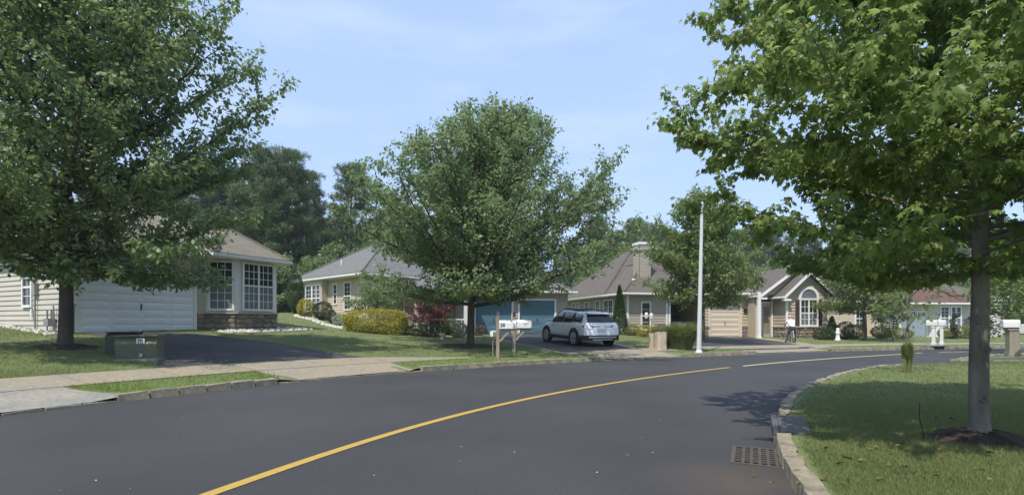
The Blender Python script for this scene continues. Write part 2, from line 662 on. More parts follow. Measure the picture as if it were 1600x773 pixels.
def side_dist(P, K, want_x=False):
    """signed distance of points from a polyline, positive on its left"""
    P = np.atleast_2d(np.asarray(P, float))
    out = np.empty(len(P))
    kx = np.empty(len(P))
    A, B = K[:-1], K[1:]
    D = B - A
    L2 = (D ** 2).sum(1)
    for i0 in range(0, len(P), 4000):
        Q = P[i0:i0 + 4000]
        W = Q[:, None, :] - A[None]
        t = np.clip((W * D).sum(2) / L2, 0, 1)
        E = W - t[..., None] * D
        d2 = (E ** 2).sum(2)
        j = d2.argmin(1)
        r = np.arange(len(Q))
        cr = D[j, 0] * W[r, j, 1] - D[j, 1] * W[r, j, 0]
        out[i0:i0 + 4000] = np.sqrt(d2[r, j]) * np.sign(cr)
        kx[i0:i0 + 4000] = A[j, 0] + t[r, j] * D[j, 0]
    return (out, kx) if want_x else out


KERB_H = 0.12
# drive mouths along the left kerb, as ranges of X
MOUTHS = [(-14, flat(203, 625)[0]), (flat(448, 598)[0], flat(655, 580)[0]), (flat(948, 563)[0], flat(1078, 557.6)[0]), (flat(1183, 553.3)[0], flat(1300, 549)[0])]
MOUTH_R = (flat(1366, 579)[0] + 1.2, flat(1487, 566)[0])


def terrain(P, lo=0.0, fast=False):
    P = np.atleast_2d(np.asarray(P, float))
    if fast:
        sl, sr = side_fast(P, KL), -side_fast(P, KR)
    else:
        sl, kx = side_dist(P, KL, True)
        sr, rx = side_dist(P, KR, True)
        sr = -sr
    sx = np.interp(P[:, 0], (-40, -12, -8, -2, 9, 15, 21, 30, 60), (.072, .074, .062, .034, .036, .022, .026, .002, 0.0))
    z = np.zeros(len(P))
    zl = KERB_H + sx * np.minimum(np.maximum(sl - 0.3, 0), 26)
    zr = KERB_H + 0.03 * np.minimum(np.maximum(sr - 0.3, 0), 7)
    if not fast:
        for a_, b_ in MOUTHS:
            m = np.clip(np.minimum(kx - a_, b_ - kx) / .35 + .5, 0, 1)
            r_ = .035 + (zl - .035) * np.clip((sl - .1) / 1.35, 0, 1)
            zl = zl * (1 - m) + np.minimum(zl, r_) * m
        m = np.clip(np.minimum(rx - MOUTH_R[0], MOUTH_R[1] - rx) / .5 + .5, 0, 1)
        zr = zr * (1 - m) + np.minimum(zr, .03 + (zr - .03) * np.clip((sr - .1) / 2.5, 0, 1)) * m
    z = np.where(sl > 0, zl, np.where(sr > 0, zr, 0.0))
    # shallow lumps in the lawns
    lump = 0.03 * np.sin(P[:, 0] * 0.9 + 1.3) * np.sin(P[:, 1] * 0.7) * np.clip((np.maximum(sl, sr) - 3) / 4, 0, 1)
    z = z + lump
    if lo:
        m = np.maximum(sl, sr)
        z = np.where(m > 14, z, np.where(m < 0, -0.10, z - lo * np.clip((14 - m) / 2, 0, 1)))
        z = np.where((m >= 0) & (m < 1.6), -0.10, z)
    return z


def tz(x, y):
    return float(terrain([(x, y)])[0])


def G(px, py):
    """point where the sight line through a photo pixel meets the ground"""
    dx, dz = (px - CX) / F, (CY - py) / F
    ds = np.linspace(2.5, 90, 900)
    P = np.stack([dx * ds, ds], 1)
    h = CH + dz * ds - terrain(P)
    i = np.argmax(h < 0)
    if h[i] >= 0:
        i = len(ds) - 1
    a, b = (ds[i - 1], ds[i]) if i else (ds[0], ds[0])
    t = h[i - 1] / (h[i - 1] - h[i] + 1e-9) if i else 0
    d = a + (b - a) * t
    x, y = dx * d, d
    return Vector((x, y, tz(x, y)))


def W(px, d):
    return ((px - CX) * d / F, d)


def normals(K):
    T = np.gradient(K, axis=0)
    T /= np.linalg.norm(T, axis=1)[:, None]
    return np.stack([-T[:, 1], T[:, 0]], 1)     # to the left


NL, NR = normals(KL), normals(KR)


def loft(name, A, B, n, zoff, mat_, parent=None, drape=True):
    """sheet between two polylines of equal count, laid on the ground"""
    A, B = np.asarray(A, float), np.asarray(B, float)
    m = len(A)
    t = np.linspace(0, 1, n + 1)
    P = A[:, None, :] * (1 - t)[None, :, None] + B[:, None, :] * t[None, :, None]
    P = P.reshape(-1, 2)
    z = terrain(P) + zoff if drape else np.full(len(P), zoff)
    V = np.concatenate([P, z[:, None]], 1)
    i, j = np.meshgrid(np.arange(m - 1), np.arange(n), indexing='ij')
    a = (i * (n + 1) + j).ravel()
    idx = np.stack([a, a + n + 1, a + n + 2, a + 1], 1)
    # faces up
    v = V[idx[0]]
    if np.cross(v[1] - v[0], v[2] - v[0])[2] < 0:
        idx = idx[:, ::-1]
    return np_mesh(name, V, idx, mat_, parent=parent, smooth=True)


def pline(pts, n):
    """polyline resampled to n points"""
    c = np.array([(p[0], p[1]) for p in pts], float)
    s = np.concatenate([[0], np.cumsum(np.linalg.norm(np.diff(c, axis=0), axis=1))])
    t = np.linspace(0, s[-1], n)
    return np.stack([np.interp(t, s, c[:, 0]), np.interp(t, s, c[:, 1])], 1)


# ground sheet to the horizon
def spaced(a, b, step, far):
    c = list(np.arange(a, b, step))
    s, x = step, a
    lo = []
    while x > -far:
        s *= 1.35
        x -= s
        lo.append(x)
    s, x = step, c[-1]
    hi = []
    while x < far:
        s *= 1.35
        x += s
        hi.append(x)
    return np.array(lo[::-1] + c + hi)


gx, gy = spaced(-45, 60, 0.7, 1500), spaced(-12, 75, 0.7, 1500)
XX, YY = np.meshgrid(gx, gy)
P = np.stack([XX.ravel(), YY.ravel()], 1)
Z = terrain(P, lo=0.06)
nx, ny = len(gx), len(gy)
i, j = np.meshgrid(np.arange(nx - 1), np.arange(ny - 1))
a = (j * nx + i).ravel()
idx = np.stack([a, a + 1, a + nx + 1, a + nx], 1)
ground = np_mesh('ground', np.concatenate([P, Z[:, None]], 1), idx, LAWN, smooth=True)
tag(ground, 'gently rising mown ground behind the houses', None, None, 'structure')

# lawns that follow the kerbs exactly
ls = np.array([0.14, 0.5, 1, 1.5, 2.2, 3, 4, 5.5, 7, 9, 11, 14.2])


def lawn_strip(name, K, N, sgn):
    pts = (K[:, None, :] + sgn * N[:, None, :] * ls[None, :, None]).reshape(-1, 2)
    z = terrain(pts) + 0.004
    m, n = len(K), len(ls)
    i, j = np.meshgrid(np.arange(m - 1), np.arange(n - 1), indexing='ij')
    a = (i * n + j).ravel()
    idx = np.stack([a, a + 1, a + n + 1, a + n], 1)
    if sgn > 0:
        idx = idx[:, ::-1]
    o = np_mesh(name, np.concatenate([pts, z[:, None]], 1), idx, LAWN, smooth=True)
    return tag(o, kind='structure')


inL = (KL[:, 1] > -8) & (KL[:, 0] < 60)
inR = (KR[:, 1] > -8) & (KR[:, 0] < 60)
tag(lawn_strip('lawn', KL[inL], NL[inL], 1), 'mown lawn rising from the far kerb to the houses')
tag(lawn_strip('lawn', KR[inR], NR[inR], -1), 'shaded lawn inside the bend on the near right')

# road
nR = 420
vl, vr = (KL[:, 1] > -14) & (KL[:, 0] < 95), (KR[:, 1] > -14) & (KR[:, 0] < 95)
lk = pline((KL + NL * 0.13)[vl], nR)
rk = pline((KR - NR * 0.10)[vr], nR)
tag(loft('road', lk, rk, 10, 0.0, ASPH, drape=False), 'dark asphalt road bending away to the right', None, None, 'structure')

# centre line : yellow, then a short break, then overexposure put in as a pale colour


def ribbon(name, C, w, z, mat_):
    N = normals(C)
    return loft(name, C + N * w / 2, C - N * w / 2, 1, z, mat_, drape=False)


b1 = np.argmin(np.abs(KC[:, 0] - flat(1141, 573.6)[0]))
tag(ribbon('centre_line', KC[2:b1 + 1], 0.125, 0.006, YELLOW), 'yellow painted centre line of the road', None, None, 'structure')
b2 = np.argmin(np.abs(KC[:, 0] - flat(1158, 571.5)[0]))
b3 = np.argmin(np.abs(KC[:, 0] - flat(1450, 551)[0]))
tag(ribbon('centre_line', KC[b2:b3], 0.11, 0.006, PALELINE), 'overexposed pale centre line beyond the gap in the bend', None, None, 'structure')
tag(ribbon('centre_line', KC[b3 + 2:], 0.11, 0.006, PALELINE), 'far overexposed pale stretch of the centre line', None, None, 'structure')

# ------------------------------------------------------------------ kerbs of single stones


def stone_mesh(name, L, wid, h, rough, seed):
    r = random.Random(seed)
    bm = bmesh.new()
    bmesh.ops.create_cube(bm, size=1.0)
    bmesh.ops.subdivide_edges(bm, edges=bm.edges[:], cuts=1, use_grid_fill=True)
    for v in bm.verts:
        v.co.x *= L
        v.co.y *= wid
        v.co.z *= h
        if abs(v.co.x) > L * 0.4 and abs(v.co.z) > h * 0.4:
            v.co.x *= 0.96
        if v.co.z > h * 0.4:
            v.co.y *= 0.86
        v.co += Vector((r.uniform(-1, 1) * 0.4, r.uniform(-1, 1), r.uniform(-1, 1))) * rough
    me = bpy.data.meshes.new(name)
    bm.to_mesh(me)
    bm.free()
    me.materials.append(KERBM)
    return me


def kerb(name, label, K, N, sgn, pitch, wid, rough, s0, s1, drop):
    root = bpy.data.objects.new(name, None)
    COL.objects.link(root)
    tag(root, label, None, None, 'structure')
    vs = [stone_mesh('kerb_stone', pitch * 0.97, wid, 0.34, rough, k) for k in range(7)]
    s = np.concatenate([[0], np.cumsum(np.linalg.norm(np.diff(K, axis=0), axis=1))])
    t = s0
    while t < s1:
        x = np.interp(t, s, K[:, 0]); y = np.interp(t, s, K[:, 1])
        k = min(len(K) - 2, int(np.searchsorted(s, t)))
        nx_, ny_ = N[k] * sgn
        top = drop(x, y)
        if top is not None:
            o = bpy.data.objects.new('kerb_stone', vs[rnd.randrange(7)])
            link(o, root)
            o.location = (x + nx_ * wid * 0.45, y + ny_ * wid * 0.45, top - 0.17 + rnd.uniform(-1, 1) * rough * 0.5)
            o.rotation_euler = (rnd.uniform(-1, 1) * rough * 2, rnd.uniform(-1, 1) * rough, math.atan2(*(N[k][::-1])) - PI / 2 + (0 if rnd.random() < .5 else PI) + rnd.uniform(-1, 1) * rough)
        t += pitch
    return root


def arc_at(K, x):
    s = np.concatenate([[0], np.cumsum(np.linalg.norm(np.diff(K, axis=0), axis=1))])
    return float(s[np.argmin(np.abs(K[:, 0] - x))])


def drop_l(x, y):
    for a, b in MOUTHS:
        if a < x < b:
            return 0.03
    if abs(x - flat(1474, 545.5)[0]) < 0.45:
        return None
    return KERB_H + 0.012


def drop_r(x, y):
    if MOUTH_R[0] < x < MOUTH_R[1]:
        return 0.025
    if abs(math.hypot(x - flat(1213, 676)[0], y - flat(1213, 676)[1])) < 0.62:
        return None
    return KERB_H + 0.02


kerb('kerb', 'pale kerb along the far side of the bend', KL, NL, 1, 0.5, 0.22, 0.013, arc_at(KL, -12), arc_at(KL, 50), drop_l)
kerb('kerb', 'rough yellowish kerb stones round the near right lawn', KR, NR, -1, 0.50, 0.16, 0.019, arc_at(KR, 0.4), arc_at(KR, 50), drop_r)

# ------------------------------------------------------------------ pavement, aprons, drives
PAVED = []      # polygons without grass


def poly_of(A, B):
    return [tuple(p) for p in A] + [tuple(p) for p in B[::-1]]


def left_at(t_lo, t_hi, s_, n=20):
    """points at offset s_ from the left kerb, between two X of the kerb"""
    a, b = arc_at(KL, t_lo), arc_at(KL, t_hi)
    s = np.concatenate([[0], np.cumsum(np.linalg.norm(np.diff(KL, axis=0), axis=1))])
    t = np.linspace(a, b, n)
    c = np.stack([np.interp(t, s, KL[:, 0]), np.interp(t, s, KL[:, 1])], 1)
    nn = np.stack([np.interp(t, s, NL[:, 0]), np.interp(t, s, NL[:, 1])], 1)
    s_ = np.asarray(s_)
    return c + nn * (s_[:, None] if s_.ndim else s_)


walk = bpy.data.objects.new('sidewalk', None)
COL.objects.link(walk)
tag(walk, 'pale concrete sidewalk slabs along the far side of the road', None, None, 'structure')


def slabs(x0, x1, sa, sb, pitch=1.5):
    n = 400
    L = left_at(x0, x1, 0.0, n)
    ln = np.linalg.norm(np.diff(L, axis=0), axis=1).sum()
    k = max(1, int(round(ln / pitch)))
    A, B = left_at(x0, x1, np.interp(np.linspace(0, 1, n), np.linspace(0, 1, len(sa)), sa), n), left_at(x0, x1, np.interp(np.linspace(0, 1, n), np.linspace(0, 1, len(sb)), sb), n)
    PAVED.append(poly_of(A[::20], B[::20]))
    for q in range(k):
        i0, i1 = int(q * (n - 1) / k), int((q + 1) * (n - 1) / k)
        g = 0.012
        a0, a1, b0, b1_ = A[i0], A[i1], B[i0], B[i1]
        da, db = (a1 - a0), (b1_ - b0)
        a0, a1 = a0 + da / np.linalg.norm(da) * g, a1 - da / np.linalg.norm(da) * g
        b0, b1_ = b0 + db / np.linalg.norm(db) * g, b1_ - db / np.linalg.norm(db) * g
        am, bm_ = A[(i0 + i1) // 2], B[(i0 + i1) // 2]
        ring = [a0, am, a1, b1_, bm_, b0]
        z = terrain(np.array(ring))
        mb = MB()
        top = [(p[0], p[1], zz + 0.022 + 0.002 * rnd.random()) for p, zz in zip(ring, z)]
        mb.prism(top, (0, 0, -0.08))
        mb.build('slab', CONC, walk)


XA0, XA1 = MOUTHS[0][1], MOUTHS[1][0]
slabs(-12.5, XA1, [1.45, 1.45], [2.9, 2.9])
slabs(XA1, MOUTHS[1][1], [1.45, 1.45], [2.9, 2.9])
slabs(MOUTHS[1][1], flat(778, 572)[0], [1.4, 1.55], [2.9, 1.75])
slabs(MOUTHS[2][0] - 0.6, MOUTHS[3][0], [1.4, 1.4, 1.4], [1.6, 2.7, 2.7])
slabs(MOUTHS[3][0], 50, [1.4, 1.4], [2.6, 2.6])


def apron(x0, x1, flare, label, mat_=CONC):
    A = left_at(x0, x1, 0.05, 24)
    B = left_at(x0 + flare, x1 - flare, 1.45, 24)
    o = loft('driveway_apron', A, B, 8, 0.012, mat_)
    PAVED.append(poly_of(A, B))
    return tag(o, label, None, None, 'structure')


apron(-13.5, MOUTHS[0][1], 0.1, 'weathered grey apron at the left edge', CONC2)
apron(*MOUTHS[1], 0.12, 'sandy concrete apron of the white garage drive')
apron(*MOUTHS[2], 0.3, 'concrete apron of the drive with the car')
apron(*MOUTHS[3], 0.3, 'concrete apron of the drive by the arched window house')


def drive(A, B, label, nn=30, w=10, mat_=DRIVE):
    A, B = pline(A, nn), pline(B, nn)
    PAVED.append(poly_of(A, B))
    return tag(loft('driveway', A, B, w, 0.012, mat_), label, None, None, 'structure')


GA = [G(330, 573), G(255, 546), G(190, 530), G(112, 519)]
drive([left_at(XA1 - 0.9, XA1, 2.9, 2)[0]] + GA[1:], [left_at(XA1, MOUTHS[1][1] - .1, 2.9, 2)[1], G(500, 548), G(405, 532), G(306, 521)],
      'dark asphalt drive of the white garage')
drive([left_at(-13.2, -10, 2.9, 2)[0], (-23, 9)], [left_at(-13, -7.9, 2.9, 2)[1], (-19, 13.6)], 'dark drive at the left edge')
drive([G(893, 555), G(840, 543), G(755, 524.5), W(735, 33.2)], [G(1006, 551), G(985, 543), G(954, 536), W(880, 34.6)], 'asphalt drive under the white car')
drive([G(1075, 548), W(1042, 35.9)], [G(1268, 544.5), G(1225, 535), W(1163, 35.6)], 'wide asphalt drive before the twin garages')
# pale edging kerbs and the path to the entry


def path(pts, w, label, mat_=CONC):
    c = pline(pts, 24)
    N = normals(c)
    PAVED.append(poly_of(c + N * w / 2, c - N * w / 2))
    return tag(loft('path', c + N * w / 2, c - N * w / 2, 2, 0.02, mat_), label, None, None, 'structure')


path([G(893, 555), G(840, 543), G(755, 524.5), W(737, 33.0)], 0.22, 'pale concrete edging left of the car drive')
path([G(1010, 550.5), G(985, 543), G(957, 536)], 0.28, 'pale concrete edging right of the car drive')
path([G(1292, 544), G(1245, 535.5), G(1192, 529)], 0.9, 'pale walk from the sidewalk to the panelled entry')
# drive opening in the near right kerb
e0 = flat(1412, 575.2); e1 = flat(1487, 566)
drive([(e0[0] - 0.2, e0[1] + .05), (15, 15.75), (30, 15.9)], [(e1[0], e1[1]), (17.5, 17.7), (30, 18.6)], 'grey side drive crossing the right lawns', 24, 5)

# ------------------------------------------------------------------ storm grate and inlets
gp = flat(1184, 713)
gd = math.atan2(KR[40][1] - KR[34][1], KR[40][0] - KR[34][0])
kk = np.argmin(((KR - np.array(flat(1213, 700))) ** 2).sum(1))
tang = KR[kk + 2] - KR[kk - 2]
gang = math.atan2(tang[1], tang[0])
st = thing('storm_grate', 'rusty square-holed storm grate in the road by the near kerb', 'storm grate', (gp[0] + .02, gp[1], 0.0), gang)
mb = MB()
GW, GL_ = 0.46, 0.70        # across the road, along the kerb
mb.box(-GL_ / 2 - .04, GL_ / 2 + .04, -GW / 2 - .04, -GW / 2, 0, 0.012).box(-GL_ / 2 - .04, GL_ / 2 + .04, GW / 2, GW / 2 + .04, 0, 0.012)
mb.box(-GL_ / 2 - .04, -GL_ / 2, -GW / 2, GW / 2, 0, 0.0118).box(GL_ / 2, GL_ / 2 + .04, -GW / 2, GW / 2, 0, 0.0118)
mb.build('frame', IRON, st)
NB, NC = 8, 6
mb = MB()
for k in range(1, NB):
    x = -GL_ / 2 + GL_ * k / NB
    mb.box(x - .014, x + .014, -GW / 2, GW / 2, 0.001, 0.012)
mb.build('cross_bars', IRON, st)
mb = MB()
for k in range(1, NC):
    y = -GW / 2 + GW * k / NC
    mb.box(-GL_ / 2, GL_ / 2, y - .013, y + .013, 0.001, 0.0112)
mb.build('long_bars', IRON, st)
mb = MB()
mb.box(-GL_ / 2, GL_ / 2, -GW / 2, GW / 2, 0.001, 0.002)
mb.build('painted_dark', mat('painted shaft dark', (.004, .004, .004), .95, .1, 5, spec=0), st)  # flat black sheet, its colour stands in for the shade down the holes

ip = KR[np.argmin(((KR - np.array(flat(1213, 676))) ** 2).sum(1))]
it = thing('kerb_inlet', 'dark cast iron kerb inlet between the near kerb stones', 'kerb inlet', (ip[0], ip[1], 0), gang)
mb = MB()
mb.box(-0.56, 0.56, -0.02, 0.05, 0.10, 0.16).box(-0.56, -0.44, -0.02, 0.05, -0.02, 0.10).box(0.44, 0.56, -0.02, 0.05, -0.02, 0.10)
mb.box(-0.56, 0.56, -0.34, -0.021, 0.115, 0.158)
mb.M = Matrix()
mb.build('cast_head', mat('weathered inlet iron', (0.10, 0.098, 0.095), 0.8, 0.25, 6, bump=.4), it, bevel=0.012)
mb = MB()
mb.box(-0.44, 0.44, -0.2, -0.05, 0.0, 0.10)
mb.build('throat', BLACK, it)
fp = flat(1474, 545.5)
kk = np.argmin(((KL - np.array(fp)) ** 2).sum(1))
tang = KL[kk + 1] - KL[kk - 1]
it2 = thing('kerb_inlet', 'far kerb inlet with a dark slot below the white mailboxes', 'kerb inlet', (KL[kk][0], KL[kk][1], 0), math.atan2(tang[1], tang[0]))
mb = MB()
mb.box(-0.55, 0.55, -0.03, 0.5, 0.15, 0.21).box(-0.55, -0.44, -0.02, 0.1, -0.02, 0.15).box(0.44, 0.55, -0.02, 0.1, -0.02, 0.15)
mb.build('cast_head', CONC2, it2, bevel=0.01)
mb = MB()
mb.box(-0.44, 0.44, 0.03, 0.1, 0.0, 0.15)
mb.build('throat', BLACK, it2)

# ------------------------------------------------------------------ houses
LAP = 0.185


def siding(mb, x0, x1, z0, z1, lf=None, rf=None, lap=LAP):
    """lapped boards on the local plane y=0, facing -y; lf/rf narrow the ends with height (gables)"""
    z = z0
    while z < z1 - 1e-6:
        zt = min(z + lap, z1)
        a0, a1 = (lf(z), rf(z)) if lf else (x0, x1)
        b0, b1_ = (lf(zt), rf(zt)) if lf else (x0, x1)
        if a1 - a0 < 0.02:
            break
        if b1_ < b0:
            b0 = b1_ = (b0 + b1_) / 2
        mb.add([(a0, -.045, z), (a1, -.045, z), (b1_, -.010, zt), (b0, -.010, zt), (a0, -.004, z), (a1, -.004, z)],
               [(0, 1, 2, 3), (4, 5, 1, 0)])
        z = zt
    return mb


def frame_at(x, y, phi):
    return Matrix.Translation((x, y, 0)) @ Matrix.Rotation(phi, 4, 'Z')


def window(root, Mx, x0, x1, z0, z1, sashes=1, cols=3, rows=3, rail=0.5, low=None, tw=0.09, name='window', out=0.0, label=None):
    """window on the local plane y=0 of frame Mx: surround > panes, muntins"""
    mb = MB(Mx)
    y0, y1 = -0.085 - out, -0.005
    mb.box(x0 - tw, x0, y0, y1, z0 - tw, z1 + tw).box(x1, x1 + tw, y0, y1, z0 - tw, z1 + tw)
    mb.box(x0, x1, y0 + .001, y1, z1, z1 + tw).box(x0, x1, y0 - .02, y1, z0 - tw, z0)
    zm = z0 + (z1 - z0) * rail
    sw = (x1 - x0) / sashes
    for s in range(1, sashes):
        xx = x0 + s * sw
        mb.box(xx - .045, xx + .045, y0 + .01, y1, z0, z1)
    if rail:
        mb.box(x0, x1, y0 + .012, y1, zm - .035, zm + .035)
    w = mb.build(name, WHITE, root)
    if label:
        w['label'] = label
    for s in range(sashes):
        a, b = x0 + s * sw, x0 + (s + 1) * sw
        for (za, zb, mt) in (((zm, z1, GLASS), (z0, zm, low or GLASS)) if rail else ((z0, z1, GLASS),)):
            MB(Mx).box(a, b, -0.045 - out, -0.006, za, zb).build('pane', mt, w)
        mu = MB(Mx)
        for c in range(1, cols):
            xx = a + (b - a) * c / cols
            mu.box(xx - .012, xx + .012, -.056 - out, -.04 - out, z0, z1)
        nr = rows * (2 if rail else 1)
        for r in range(1, nr):
            zz = (z0 + (zm - z0) * r / rows) if (rail and r < rows) else (zm + (z1 - zm) * (r - rows) / rows if rail else z0 + (z1 - z0) * r / nr)
            if rail and r == rows:
                continue
            mu.box(a, b, -.0555 - out, -.04 - out, zz - .012, zz + .012)
        if mu.v:
            mu.build('muntins', WHITE, w)['kind'] = 'stuff'
    return w


def garage_door(root, Mx, x0, x1, z0, z1, rows, m, panels=4, recess=True, trim=WHITE, tw=0.12, glazed=False):
    mb = MB(Mx)
    mb.box(x0 - tw, x0, -.06, .05, z0, z1 + tw).box(x1, x1 + tw, -.06, .05, z0, z1 + tw).box(x0, x1, -.058, .05, z1, z1 + tw)
    d = mb.build('garage_door', trim, root)
    h = (z1 - z0) / rows
    for r in range(rows):
        a, b = z0 + r * h + .006, z0 + (r + 1) * h - .006
        mb = MB(Mx)
        yb = 0.02 if recess else -0.02
        mb.box(x0 + .004, x1 - .004, yb, yb + .04, a, b)
        pw = (x1 - x0) / panels
        if not (glazed and r == rows - 1):
            for k in range(panels):
                # raised panel fields
                u0, u1 = x0 + k * pw + .09, x0 + (k + 1) * pw - .09
                v0, v1 = a + h * .18, b - h * .18
                mb.add([(u0, yb - .001, v0), (u1, yb - .001, v0), (u1, yb - .001, v1), (u0, yb - .001, v1),
                        (u0 + .03, yb - .014, v0 + .03), (u1 - .03, yb - .014, v0 + .03), (u1 - .03, yb - .014, v1 - .03), (u0 + .03, yb - .014, v1 - .03)],
                       [(0, 1, 5, 4), (1, 2, 6, 5), (2, 3, 7, 6), (3, 0, 4, 7), (4, 5, 6, 7)])
        mb.build('panel', m, d)
        if glazed and r == rows - 1:
            for k in range(panels):
                u0, u1 = x0 + k * pw + .07, x0 + (k + 1) * pw - .07
                MB(Mx).box(u0, u1, yb - .012, yb - .002, a + h * .2, b - h * .15).build('pane', GLASS, d)
                MB(Mx).box((u0 + u1) / 2 - .012, (u0 + u1) / 2 + .012, yb - .02, yb - .011, a + h * .2, b - h * .15).build('muntin', WHITE, d)
    MB(Mx).box((x0 + x1) / 2 - .015, (x0 + x1) / 2 + .015, -.03 if recess else -.06, .03, z0 + (z1 - z0) * .36, z0 + (z1 - z0) * .46).build('handle', BLACK, d)
    return d


def hip_roof(root, x0, x1, y0, y1, z, pitch, m, fascia=0.17, name='roof', ridge_clip=None):
    """hip roof over a rectangle, ridge along the longer side, with white fascia and soffit"""
    lx, ly = x1 - x0, y1 - y0
    h = min(lx, ly) / 2
    rz = z + h * pitch
    if lx >= ly:
        ra, rb = (x0 + h, (y0 + y1) / 2, rz), (x1 - h, (y0 + y1) / 2, rz)
    else:
        ra, rb = ((x0 + x1) / 2, y0 + h, rz), ((x0 + x1) / 2, y1 - h, rz)
    c = [(x0, y0, z), (x1, y0, z), (x1, y1, z), (x0, y1, z)]
    v = c + [ra, rb]
    if lx >= ly:
        f = [(0, 1, 5, 4), (1, 2, 5), (2, 3, 4, 5), (3, 0, 4)]
    else:
        f = [(0, 1, 4), (1, 2, 5, 4), (2, 3, 5), (3, 0, 4, 5)]
    mb = MB()
    mb.add(v, f)
    r = mb.build(name, m, root)
    so = r.modifiers.new('thick', 'SOLIDIFY')
    so.thickness = 0.05
    so.offset = 1
    e = 0.02
    fb = MB()
    zt, zb = z - 0.003, z - fascia
    fb.box(x0 - e, x1 + e, y0 - e, y0 + .03, zb, zt).box(x0 - e, x1 + e, y1 - .03, y1 + e, zb, zt)
    fb.box(x0 - e, x0 + .03, y0 + .03, y1 - .03, zb, zt).box(x1 - .03, x1 + e, y0 + .03, y1 - .03, zb, zt)
    fb.box(x0 + .03, x1 - .03, y0 + .03, y1 - .03, zb + .01, zb + .03)
    # gutter
    for yy, s in ((y0, -1), (y1, 1)):
        fb.box(x0 - .1, x1 + .1, min(yy + s * .022, yy + s * .12), max(yy + s * .022, yy + s * .12), z - .13, z - .02)
    for xx, s in ((x0, -1), (x1, 1)):
        fb.box(min(xx + s * .022, xx + s * .12), max(xx + s * .022, xx + s * .12), y0 - .02, y1 + .02, z - .131, z - .021)
    fb.build('fascia', WHITE, root)
    # ridge and hip caps
    cp = MB()
    lift = Vector((0, 0, .06))
    segs = [(ra, rb)] + ([(c[0], ra), (c[3], ra), (c[1], rb), (c[2], rb)] if lx >= ly else [(c[0], ra), (c[1], ra), (c[2], rb), (c[3], rb)])
    for p, q in segs:
        if (Vector(p) - Vector(q)).length > .1:
            cp.tube([Vector(p) + lift, Vector(q) + lift], .075, 5)
    cp.build('ridge_cap', m, r)
    return r


def gable_roof(root, x0, x1, y0, y1, z, pitch, m, th=0.14, name='roof', rake=True):
    """ridge along y, gable ends at y0 and y1"""
    xm = (x0 + x1) / 2
    h = (x1 - x0) / 2
    zr = z + h * pitch
    mb = MB()
    mb.prism([(x0, y0, z), (xm, y0, zr), (xm, y0, zr + th), (x0, y0, z + th)], (0, y1 - y0, 0))
    mb.prism([(xm + .001, y0, zr), (x1, y0, z), (x1, y0, z + th), (xm + .001, y0, zr + th)], (0, y1 - y0, 0))
    r = mb.build(name, m, root)
    if rake:
        rb = MB()
        w = .2
        for xa, xb in ((x0, xm), (x1, xm)):
            rb.prism([(xa, y0 - .03, z - w + th), (xb, y0 - .03, zr - w + th), (xb, y0 - .03, zr + th - .01), (xa, y0 - .03, z + th - .01)], (0, .028, 0))
            s = -1 if xa < xm else 1
        # eave returns and gutters
        rb.box(x0 - .03, x0 + .42, y0 - .028, y0 + .3, z - .16, z - .05).box(x1 - .42, x1 + .03, y0 - .028, y0 + .3, z - .16, z - .05)
        rb.box(x0 - .1, x0 - .005, y0, y1, z + .0, z + .11).box(x1 + .005, x1 + .1, y0, y1, z + .0, z + .11)
        rb.build('rake_board', WHITE, root)
    return r


def corner(root, x, y, z0, z1, w=0.11):
    MB().box(x - w / 2, x + w / 2, y - w / 2, y + w / 2, z0, z1).build('corner_board', WHITE, root)


def downspout(root, x, y, z0, z1, phi=0):
    MB(frame_at(x, y, phi)).box(-.04, .04, -.13, -.05, z0, z1).box(-.04, .04, -.42, -.05, z1, z1 + .07).box(-.04, .04, -.35, -.05, z0 - .02, z0 + .06).build('downspout', WHITE, root)


STONE_ME = {}


def stone_variant(k, mi):
    key = (k, mi)
    if key not in STONE_ME:
        r = random.Random(k * 31 + 5)
        n = 7
        pts = []
        for q in range(n):
            a = 2 * PI * q / n
            c, s = math.cos(a), math.sin(a)
            e = 0.5 / max(abs(c), abs(s)) * r.uniform(.80, .98)
            pts.append((c * e, s * e))
        mb = MB()
        v = [(p[0], 0.5, p[1]) for p in pts] + [(p[0] * .95, -.2, p[1] * .93) for p in pts] + [(p[0] * .7, -.5 + r.uniform(-.1, .1), p[1] * .65) for p in pts]
        f = [(q, (q + 1) % n, n + (q + 1) % n, n + q) for q in range(n)] + [(n + q, n + (q + 1) % n, 2 * n + (q + 1) % n, 2 * n + q) for q in range(n)] + [tuple(range(2 * n, 3 * n))]
        mb.add(v, f)
        o = mb.build('stone', STONES[mi])
        STONE_ME[key] = o.data
        bpy.data.objects.remove(o)
    return STONE_ME[key]


